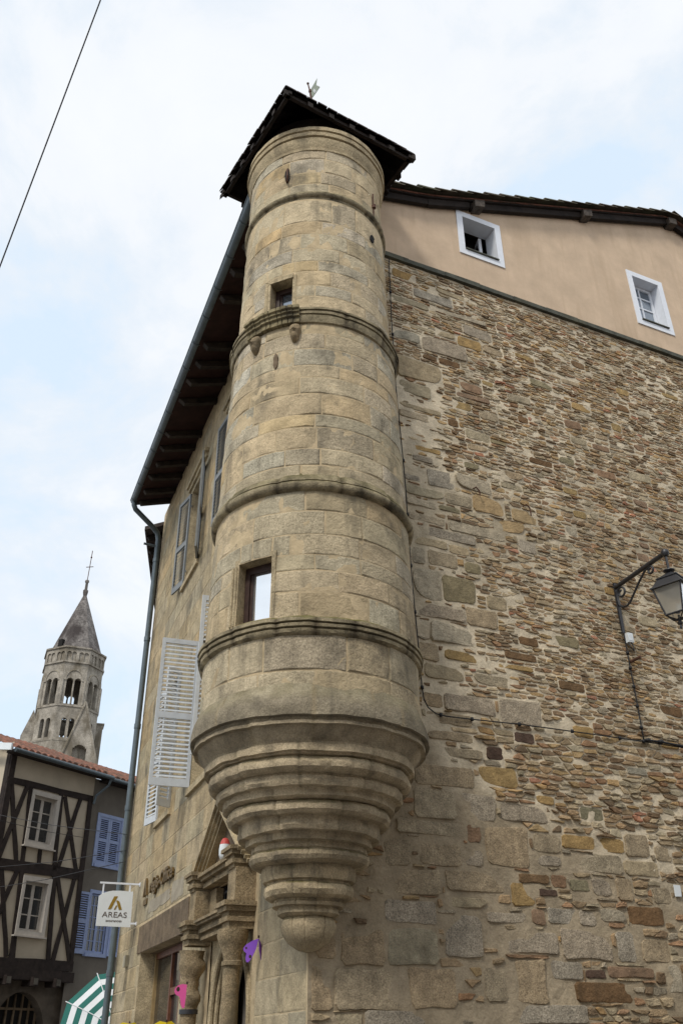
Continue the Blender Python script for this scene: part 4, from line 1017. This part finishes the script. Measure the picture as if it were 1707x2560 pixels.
# ------------------------------------------------------------------ half-timbered house
H = dirn(33.6); P0 = Vector((-7.90, 28.94, 0)); FH_ = frame(P0, H)
ht = thing('half_timbered_house', tuple(P0), rad(90-33.6), 'half-timbered house with crossed dark beams and cream plaster', 'house')
hw_ = [(-2.25, -1.42, 6.95, 8.25), (-2.08, -1.28, 4.62, 5.90)]
t = MB(); rect_wall(t, FH_, -3.25, -.02, 3.72, 9.35, hw_, 0, None, .8, .8)
FSd = frame(Vector(FH_(-3.25, 0, 0)), dirn(33.6-90), True)
rect_wall(t, FSd, 0, 8, 0, 9.6, [], 0, None, 2, 2)
t.box(FH_, -.05, -.01, -6, -.002, 3.7, 9.3)
t.build('wall', M['cream'], ht)
t = MB()
bm_ = [((-3.3, 8.50), (-.02, 8.55), .17), ((-3.3, 6.22), (0, 6.30), .30), ((-3.3, 3.80), (.05, 3.82), .26), ((-3.18, 9.3), (-3.2, 3.8), .20), ((-.12, 8.55), (-.06, 3.9), .16),
       ((-2.42, 8.45), (-2.28, 6.3), .13), ((-1.27, 8.45), (-1.12, 6.3), .13), ((-1.75, 6.85), (-1.70, 6.35), .11), ((-3.12, 8.4), (-2.5, 6.35), .13), ((-2.55, 8.45), (-3.1, 6.4), .13), ((-1.13, 8.42), (-.30, 6.40), .13), ((-.52, 8.46), (-1.0, 6.37), .13),
       ((-2.25, 6.12), (-2.12, 3.93), .17), ((-1.08, 6.15), (-.88, 3.95), .14), ((-.98, 6.17), (-.10, 3.97), .13), ((-.32, 6.16), (-.70, 3.96), .13), ((-2.95, 6.1), (-2.3, 3.95), .13), ((-2.42, 6.1), (-3.1, 4.0), .13)]
for k_, (a, b, wd) in enumerate(bm_): t.beam(FH_, a, b, wd, -.03, .035+.004*(k_ % 5))
for q in range(5): t.box(FSd, .02+q*1.6, .18+q*1.6, -.02, .04, .0, 9.3)
t.build('timber_frame', M['timber'], ht)
t = MB(); t.box(FH_, -3.35, .08, -.3, .10, 3.42, 3.68)
for u in (-2.25, -1.35, -.55): t.box(FH_, u-.09, u+.09, -.3, .22, 3.28, 3.50)
t.build('jetty_beam', M['timber'], ht)
t = MB()
for u in (-2.25, -1.35, -.55): t.box(FH_, u-.07, u+.07, .221, .226, 3.31, 3.47)
t.build('beam_end', mat('grey end grain', (.10, .09, .075), .9), ht)
for (u0, u1, z0, z1) in hw_:
    t = MB()
    t.box(FH_, u0-.10, u0, -.02, .07, z0-.12, z1+.14); t.box(FH_, u1, u1+.12, -.02, .07, z0-.12, z1+.14); t.box(FH_, u0, u1, -.02, .07, z1, z1+.14); t.box(FH_, u0, u1, -.02, .07, z0-.12, z0)
    t.box(FH_, u0-.16, u1+.17, -.02, .12, z0-.16, z0-.122); reveal(t, FH_, u0, u1, z0, z1, -.021, -.2, .03)
    wn = t.build('window', M['paleframe'], ht)
    window_unit(FH_, u0, u1, z0, z1, -.1, 2, 3, ht, wn, M['paleframe'], M['glass'], .07, .03, True)
t = MB(); t.box(FH_, -3.2, -.06, -.9, -.8, 3.8, 9.2); t.build('dark_room', M['interior'], ht)
t = MB()
ga = [(-1.35+.95*math.cos(PI*i/20), 1.7+1.45*math.sin(PI*i/20)**.9) for i in range(21)]
t.plate(FH_, [(.1, 0), (.1, 3.45), (-3.3, 3.45), (-3.3, 0), (-2.30, 0)] + ga[::-1] + [(-.40, 0)], -.55, -.25)
t.build('ground_floor', M['darkstone'], ht)
t = MB(); t.box(FH_, -2.4, -.3, -.6, -.56, 0, 3.3); dl = t.build('arched_door', M['interior'], ht)
t = MB()
for u in (-2.1, -1.85, -1.6, -1.35, -1.1, -.85, -.6): t.box(FH_, u-.025, u+.025, -.55, -.50, 2.35, 3.1)
for z in (2.35, 2.75, 2.05): t.box(FH_, -2.3, -.4, -.545, -.505, z-.03, z+.03)
t.build('fanlight_bars', M['lintel'], ht, dl)
def tile_roof(fr, u0, u1, p0, p1, z0, slope, m, root, parent=None, pitch=.24):
    t = MB(); n = int((u1-u0)/pitch*6); k = int((p0-p1)/.35); vs = []
    for i in range(n+1):
        u = u0+(u1-u0)*i/n; c = .075*abs(math.sin(PI*(u-u0)/pitch))+.012*mnoise.noise(Vector((u*9, z0, 1)))
        for j in range(k+1):
            p = p0+(p1-p0)*j/k
            for e in ((.03, 0) if j else (.03,)) if j < k else (0,): vs.append(fr(u, p+e*.0, z0+(p0-p)*slope+c+ (e if j else e)))
    rowlen = len(vs)//(n+1)
    t.add(vs, [(i*rowlen+j, i*rowlen+j+1, (i+1)*rowlen+j+1, (i+1)*rowlen+j) for i in range(n) for j in range(rowlen-1)])
    for i in range(int((u1-u0)/pitch)):      # eave ends of the cover tiles
        uc_ = u0+pitch*(i+.5); pts = [(uc_+pitch*.45*math.cos(PI*q/6), z0+.085*math.sin(PI*q/6)+random.uniform(0, .012)) for q in range(7)]
        t.plate(fr, pts, p0-.02, p0+.03)
    return t.build('roof', m, root, parent)
rfo = tile_roof(FH_, -3.45, .28, .34, -3.0, 9.30, .42, M['redtile'], ht)
t = MB(); t.tube([FH_(-3.45, .38, 9.26), FH_(.4, .38, 9.24)], .065, 10); t.tube([FH_(.33, .36, 9.2), FH_(.30, .30, 9.0), FH_(.02, .1, 8.66), FH_(-.02, .08, 8.4)], .04, 8); t.build('gutter', M['zinc'], ht, smooth=50)
t = MB(); t.box(FH_, -3.45, .28, 0, .34, 9.22, 9.29); t.build('eave_board', M['timber'], ht)
t = MB(); t.prism([FSd(-.36, .30, 9.42), FSd(-.36, .30, 9.22), FSd(6, .30, 10.4), FSd(6, .30, 10.6)], FSd(0, .06, 0) and Vector(FSd(0, .05, 0))-Vector(FSd(0, 0, 0))); t.build('fascia_board', M['signwhite'], ht)

# ------------------------------------------------------------------ grey house with blue shutters
gh = thing('grey_rendered_house', FH_(1.2, -.3, 0), rad(90-33.6), 'narrow grey rendered house with lavender blue shutters beside the half-timbered one', 'house')
FG = lambda u, p, z: FH_(u, p-.12, z)
gw2 = [(.48, 1.42, 6.74, 8.14), (.55, 1.30, 4.25, 5.88)]
t = MB(); rect_wall(t, FG, -.05, 5.5, 0, 9.25, gw2, 0, None, .8, .8); t.build('wall', M['greywall'], gh)
for k_, (u0, u1, z0, z1) in enumerate(gw2):
    t = MB()
    t.box(FG, u0-.09, u0, -.02, .03, z0-.1, z1+.1); t.box(FG, u1, u1+.09, -.02, .03, z0-.1, z1+.1); t.box(FG, u0, u1, -.02, .03, z1, z1+.1); t.box(FG, u0-.02, u1+.02, -.021, .06, z0-.1, z0-.002)
    wn = t.build('blue_window', M['blue'], gh)
    if k_ == 0:
        for a, b in ((u0, (u0+u1)/2-.006), ((u0+u1)/2+.006, u1)):
            s = MB(); s.box(FG, a, a+.07, -.03, .01, z0, z1); s.box(FG, b-.07, b, -.03, .01, z0, z1)
            mid = (z0+z1)/2
            for q0, q1 in ((z0, z0+.08), (mid-.04, mid+.04), (z1-.07, z1)): s.box(FG, a+.07, b-.07, -.029, .009, q0, q1)
            for q0, q1 in ((z0+.08, mid-.04), (mid+.04, z1-.07)):
                n = 10
                for i in range(n):
                    zc = q0+(q1-q0)*(i+.5)/n; s.prism([FG(a+.07, -.03, zc-.02), FG(a+.07, .006, zc-.03), FG(a+.07, .006, zc-.018), FG(a+.07, -.03, zc+.012)], H*(b-a-.14))
            s.build('shutter', M['blue'], gh, wn)
    else:
        window_unit(FG, u0, u1, z0, z1, -.06, 4, 5, gh, wn, M['blue'], M['glass'], .06, .022, True)
        for a, b in ((u0-.52, u0-.09), (u1+.10, u1+.53)):
            s = MB(); s.box(FG, a, a+.06, .02, .06, z0-.05, z1); s.box(FG, b-.06, b, .02, .06, z0-.05, z1)
            mid = (z0+z1)/2
            for q0, q1 in ((z0-.05, z0+.06), (mid-.05, mid+.05), (z1-.07, z1)): s.box(FG, a+.06, b-.06, .021, .059, q0, q1)
            for q0, q1 in ((z0+.06, mid-.05), (mid+.05, z1-.07)):
                n = 11
                for i in range(n):
                    zc = q0+(q1-q0)*(i+.5)/n; s.prism([FG(a+.06, .02, zc-.02), FG(a+.06, .055, zc-.03), FG(a+.06, .055, zc-.018), FG(a+.06, .02, zc+.012)], H*(b-a-.12))
            s.build('shutter', M['blue'], gh, wn)
t = MB(); t.box(FG, .1, 5, -.5, -.4, 3.0, 9.1); t.build('dark_room', M['interior'], gh)
tile_roof(FG, .30, 6, .40, -3.0, 9.26, .42, M['redtile'], gh)
t = MB(); t.tube([FG(.30, .46, 9.21), FG(6, .46, 9.20)], .06, 10); t.build('gutter', M['zinc'], gh, smooth=50)
t = MB(); t.box(FG, .29, 6, 0, .40, 9.16, 9.24); t.build('eave_board', M['timber'], gh)

# ------------------------------------------------------------------ next house along the front, only its eave shows past the downpipe
NB = Vector(FL(10.82, -.02, 0)); FN = frame(NB, dirn(-7.4), True)
nb = thing('neighbour_house', tuple(NB), 0, 'next house along the front, its dark eave showing behind the downpipe', 'house')
t = MB(); t.box(FN, 0.02, 9, -6, -.06, 0, 12.7); t.build('wall', M['greywall'], nb)
t = MB(); t.plate(lambda p, u, z: FN(u, p, z), [(.46, 12.60), (.46, 12.70), (-6, 15.1), (-6, 15.0)], 0, 9.2); r2 = t.build('roof', M['darktile'], nb)
for i in range(12):
    t = MB(); t.prism([FN(.3+i*.7, .42, 12.59), FN(.3+i*.7, -.05, 12.77), FN(.3+i*.7, -.05, 12.65), FN(.3+i*.7, .36, 12.5)], dirn(-7.4)*.09); t.build('rafter', M['darkwood'], nb, r2)

# ------------------------------------------------------------------ parasol
pc = Vector((-4.55, 20.5, 2.11))
pa = thing('striped_parasol', (pc.x+.15, pc.y+1.2, 0), 0, 'green and white striped parasol tilted on its side beyond the downpipe', 'parasol')
nrm = Vector((.12, -.96, .22)).normalized(); ex = Vector((0, 0, 1)).cross(nrm).normalized(); ey = nrm.cross(ex).normalized()
nseg = 10; R1 = 1.20; bands = 9
def PP(a, f): 
    r = R1*f; return tuple(pc + ex*r*math.cos(a) + ey*r*math.sin(a) - nrm*(.34*f*f))
cv = MB(); a0 = rad(116.5)
for i in range(nseg):
    b0, b1 = a0+2*PI*i/nseg, a0+2*PI*(i+1)/nseg
    for k_ in range(bands):
        f0, f1 = k_/bands, (k_+1)/bands
        cv.add([PP(b0, f0), PP(b1, f0), PP(b1, f1), PP(b0, f1)], [(0, 1, 2, 3)], (bands-k_) % 2)
cv.m = [mi for mi in cv.m]
cv.build('canopy', [M['canvas'], M['green']], pa, recalc=False)
for i in range(nseg):
    b0 = a0+2*PI*i/nseg; t = MB(); t.tube([tuple(Vector(PP(b0, f))+nrm*.006) for f in (0, .25, .5, .75, 1.03)], .010, 6); t.build('rib', M['canvas'], pa)
t = MB(); t.tube([tuple(pc+nrm*.05), tuple(pc-nrm*.55), (pc.x+.05, pc.y+.95, 1.6), (pc.x+.15, pc.y+1.2, 0)], .022, 8); t.build('pole', M['canvas'], pa)

# ------------------------------------------------------------------ unseen houses across the street, added behind the viewer to shade the lower wall
OP = Vector(FR(-16, 12.2, 0)); FO = frame(OP, RW, True)
op = thing('shading_house_row', tuple(OP), 0, 'long pale rendered house row across the street, unseen, added to shade the lower wall', 'house')
oh = [(1.2+i*2.6, 2.2+i*2.6, z, z+1.6) for i in range(13) for z in (1.0, 4.2, 7.2)]
t = MB(); rect_wall(t, FO, 0, 36, 0, 10.5, oh, 0, None, 3, 3); t.box(FO, 0, 36, -7, -.3, 0, 10.4); t.build('wall', M['plaster'], op)
t = MB(); t.plate(lambda p, u, z: FO(u, p, z), [(.5, 10.35), (.5, 10.45), (-3.6, 12.2), (-7.5, 10.45), (-7.5, 10.35)], -.3, 36.3); t.build('roof', M['redtile'], op)
for i in range(13):
    for z in (1.0, 4.2, 7.2):
        u = 1.2+i*2.6; t = MB(); t.box(FO, u-.5, u-.02, .01, .05, z, z+1.6); t.box(FO, u+1.02, u+1.5, .01, .05, z, z+1.6); t.box(FO, u, u+1, -.2, -.15, z, z+1.6)
        t.build('shuttered_window', M['shutter'], op)

# ------------------------------------------------------------------ church tower far behind
CP1 = Vector((-33.33, 104.83, 0)); ca = math.atan2(-33.33, 104.83)
sd = Vector((math.cos(ca), -math.sin(ca), 0)); CC = CP1+sd*.22; rot = rad(4)
ch = thing('church_tower', tuple(CC), 0, 'grey stone octagonal church belfry with slate spire and cross behind the red roofs', 'church tower')
def octf(i, R):
    n = sd*math.sin(rot+i*PI/4) - Vector((math.sin(ca), math.cos(ca), 0))*math.cos(rot+i*PI/4)
    n = Vector((n.x, n.y, 0)).normalized(); ap_ = R*math.cos(PI/8); d = Vector((-n.y, n.x, 0))
    o = CC+n*ap_
    return lambda u, p, z: (o.x+d.x*u+n.x*p, o.y+d.y*u+n.y*p, z)
def arch_wall(mb, fr, u0, u1, z0, z1, ops, th_):
    us = set(np.linspace(u0, u1, 9))
    for (c, wd, zb, zs_) in ops: us |= set(np.linspace(c-wd/2, c+wd/2, 11))
    us = sorted(us)
    for a, b in zip(us, us[1:]):
        if b-a < 1e-5: continue
        mdl = (a+b)/2; hit = None
        for o in ops:
            if abs(mdl-o[0]) < o[1]/2: hit = o
        if hit:
            zt = hit[3]+math.sqrt(max(0, (hit[1]/2)**2-(mdl-hit[0])**2))
            mb.box(fr, a, b, -th_, 0, z0, hit[2]); mb.box(fr, a, b, -th_, 0, zt, z1)
        else: mb.box(fr, a, b, -th_, 0, z0, z1)
Rb = 3.66; hs_ = Rb*math.sin(PI/8)
bel = MB(); mo = MB(); s2 = MB(); top = MB(); colm = MB()
for i in range(8):
    fr = octf(i, Rb)
    arch_wall(bel, fr, -hs_, hs_, 36.7, 42.0, [(-.46, .76, 36.9, 39.7), (.46, .76, 36.9, 39.7)], .55)
    colm.tube([fr(0, .02, 36.9), fr(0, .02, 39.6)], .10, 8)
    # relieving arch over each pair
    bel.tube([fr(.98*math.cos(PI*q/14), .03, 39.9+1.15*math.sin(PI*q/14)) for q in range(15)], .07, 6)
    for sgn in (-1, 1): bel.tube([fr(sgn*(hs_-.10), .05, 36.8), fr(sgn*(hs_-.10), .05, 39.8)], .16, 8)
    bel.box(fr, -hs_-.03, -.88, -.2, .10, 39.75, 39.91); bel.box(fr, .88, hs_+.03, -.2, .10, 39.75, 39.91)
    fr2 = octf(i, Rb+.08); h2 = (Rb+.08)*math.sin(PI/8)
    arch_wall(top, fr2, -h2, h2, 42.15, 43.8, [(c, .52, 42.2, 43.1) for c in (-1.0, -.42, .42, 1.0)], .14)
    top.box(fr2, -h2, h2, -.6, -.15, 42.15, 43.8)
    fr3 = octf(i, Rb+.10); h3 = (Rb+.10)*math.sin(PI/8)
    arch_wall(s2, fr3, -h3, h3, 32.6, 36.55, [(-.44, .58, 32.9, 34.9), (.44, .58, 32.9, 34.9)], .5)
    fr4 = octf(i, Rb+.22); h4 = (Rb+.22)*math.sin(PI/8)
    s2.box(fr4, -h4, h4, -.5, 0, 20, 32.45)
bel.build('belfry', M['church'], ch); s2.build('lower_stage', M['church'], ch); top.build('arcaded_band', M['church'], ch); colm.build('colonnette', M['church'], ch)
for R, z0, z1 in ((Rb+.26, 32.45, 32.62), (Rb+.2, 36.55, 36.77), (Rb+.17, 41.95, 42.15), (Rb+.24, 43.8, 44.0)):
    mo = MB(); vs = []
    for rr_, zz in ((R-.6, z0), (R, z0), (R, z1), (R-.6, z1)):
        for i in range(8): vs.append(octf(i, rr_)(rr_*math.sin(PI/8), 0, zz))
    mo.add(vs, [(k_*8+i, k_*8+(i+1) % 8, (k_+1) % 4*8+(i+1) % 8, (k_+1) % 4*8+i) for k_ in range(4) for i in range(8)])
    mo.build('moulding', M['church'], ch)
sp = MB(); vs = []
for zz, R in ((43.95, 3.30), (52.4, .22)):
    for i in range(8):
        a = PI/8; p = Vector(octf(i, R)(R*math.sin(PI/8), 0, zz)); vs.append(tuple(p))
sp.add(vs, [(i, (i+1) % 8, (i+1) % 8+8, i+8) for i in range(8)])
sp.build('spire', M['spire'], ch)
fi = MB(); fi.lathe((CC.x, CC.y, 0), [(.22, 52.3), (.34, 52.9), (.34, 53.15), (.2, 53.2), (.17, 54.2), (.28, 54.4), (.25, 54.6), (0, 54.75)], n=10); fi.build('finial', M['spire'], ch, smooth=40)
cr = MB(); cr.tube([(CC.x, CC.y, 54.6), (CC.x+.1, CC.y, 59)], .05, 6); cr.tube([tuple(CC+sd*-.4+Vector((0, 0, 56.5))), tuple(CC+sd*.5+Vector((0, 0, 56.7)))], .05, 6); cr.lathe((CC.x+.08, CC.y, 58.0), [(0, -.2), (.13, 0), (0, .25)], n=8); cr.build('cross', M['rust'], ch)
sl = MB(); fr = octf(7, 3.25)
sl.box(fr, -.3, .3, -.35, .12, 44.3, 45.2); sl.build('dormer', M['interior'], ch)
# steep gable buttresses at the corners of the lower stage
fwd = Vector((math.sin(ca), math.cos(ca), 0))
def spur(cx, hw2, ztop, zb, arch, dep=2.9):
    q = MB(); F2 = lambda u, p, z: tuple(CC+sd*u-fwd*p+Vector((0, 0, z)))
    n = 24; us = np.linspace(-hw2, hw2, n+1)
    for a, b in zip(us, us[1:]):
        za, zb2 = ztop-abs(a)*(ztop-31)/1.75, ztop-abs(b)*(ztop-31)/1.75
        mdl = (a+b)/2; lo = 20
        if arch and abs(mdl) < .85: lo = 31.0+math.sqrt(.85**2-mdl**2)*1.15
        q.plate(F2, [(cx+a, lo), (cx+b, lo), (cx+b, zb2), (cx+a, za)], dep, dep+1.1)
        if lo > 20: q.plate(F2, [(cx+a, 20), (cx+b, 20), (cx+b, 27), (cx+a, 27)], dep, dep+1.1)
    if arch:
        for sg_ in (-1, 1): q.tube([F2(cx, dep+1.12, ztop+.05), F2(cx+sg_*hw2, dep+1.12, ztop-hw2*(ztop-31)/1.75+.05)], .13, 6)
    if arch: q.box(F2, cx-.9, cx+.9, dep-.1, dep, 20, 33)
    return q
spur(1.95, 2.3, 37.0, 20, True, 3.1).build('gable_buttress', M['church'], ch)
spur(-3.75, 1.0, 36.6, 20, False, 0).build('gable_buttress', M['church'], ch)
q = MB(); q.box(lambda u, p, z: tuple(CC+sd*u-fwd*p+Vector((0, 0, z))), 3.35, 4.35, -1.2, .6, 20, 35.6); q.box(lambda u, p, z: tuple(CC+sd*u-fwd*p+Vector((0, 0, z))), 3.3, 4.5, -1.3, .7, 35.6, 35.75); q.build('corner_pier', M['church'], ch)
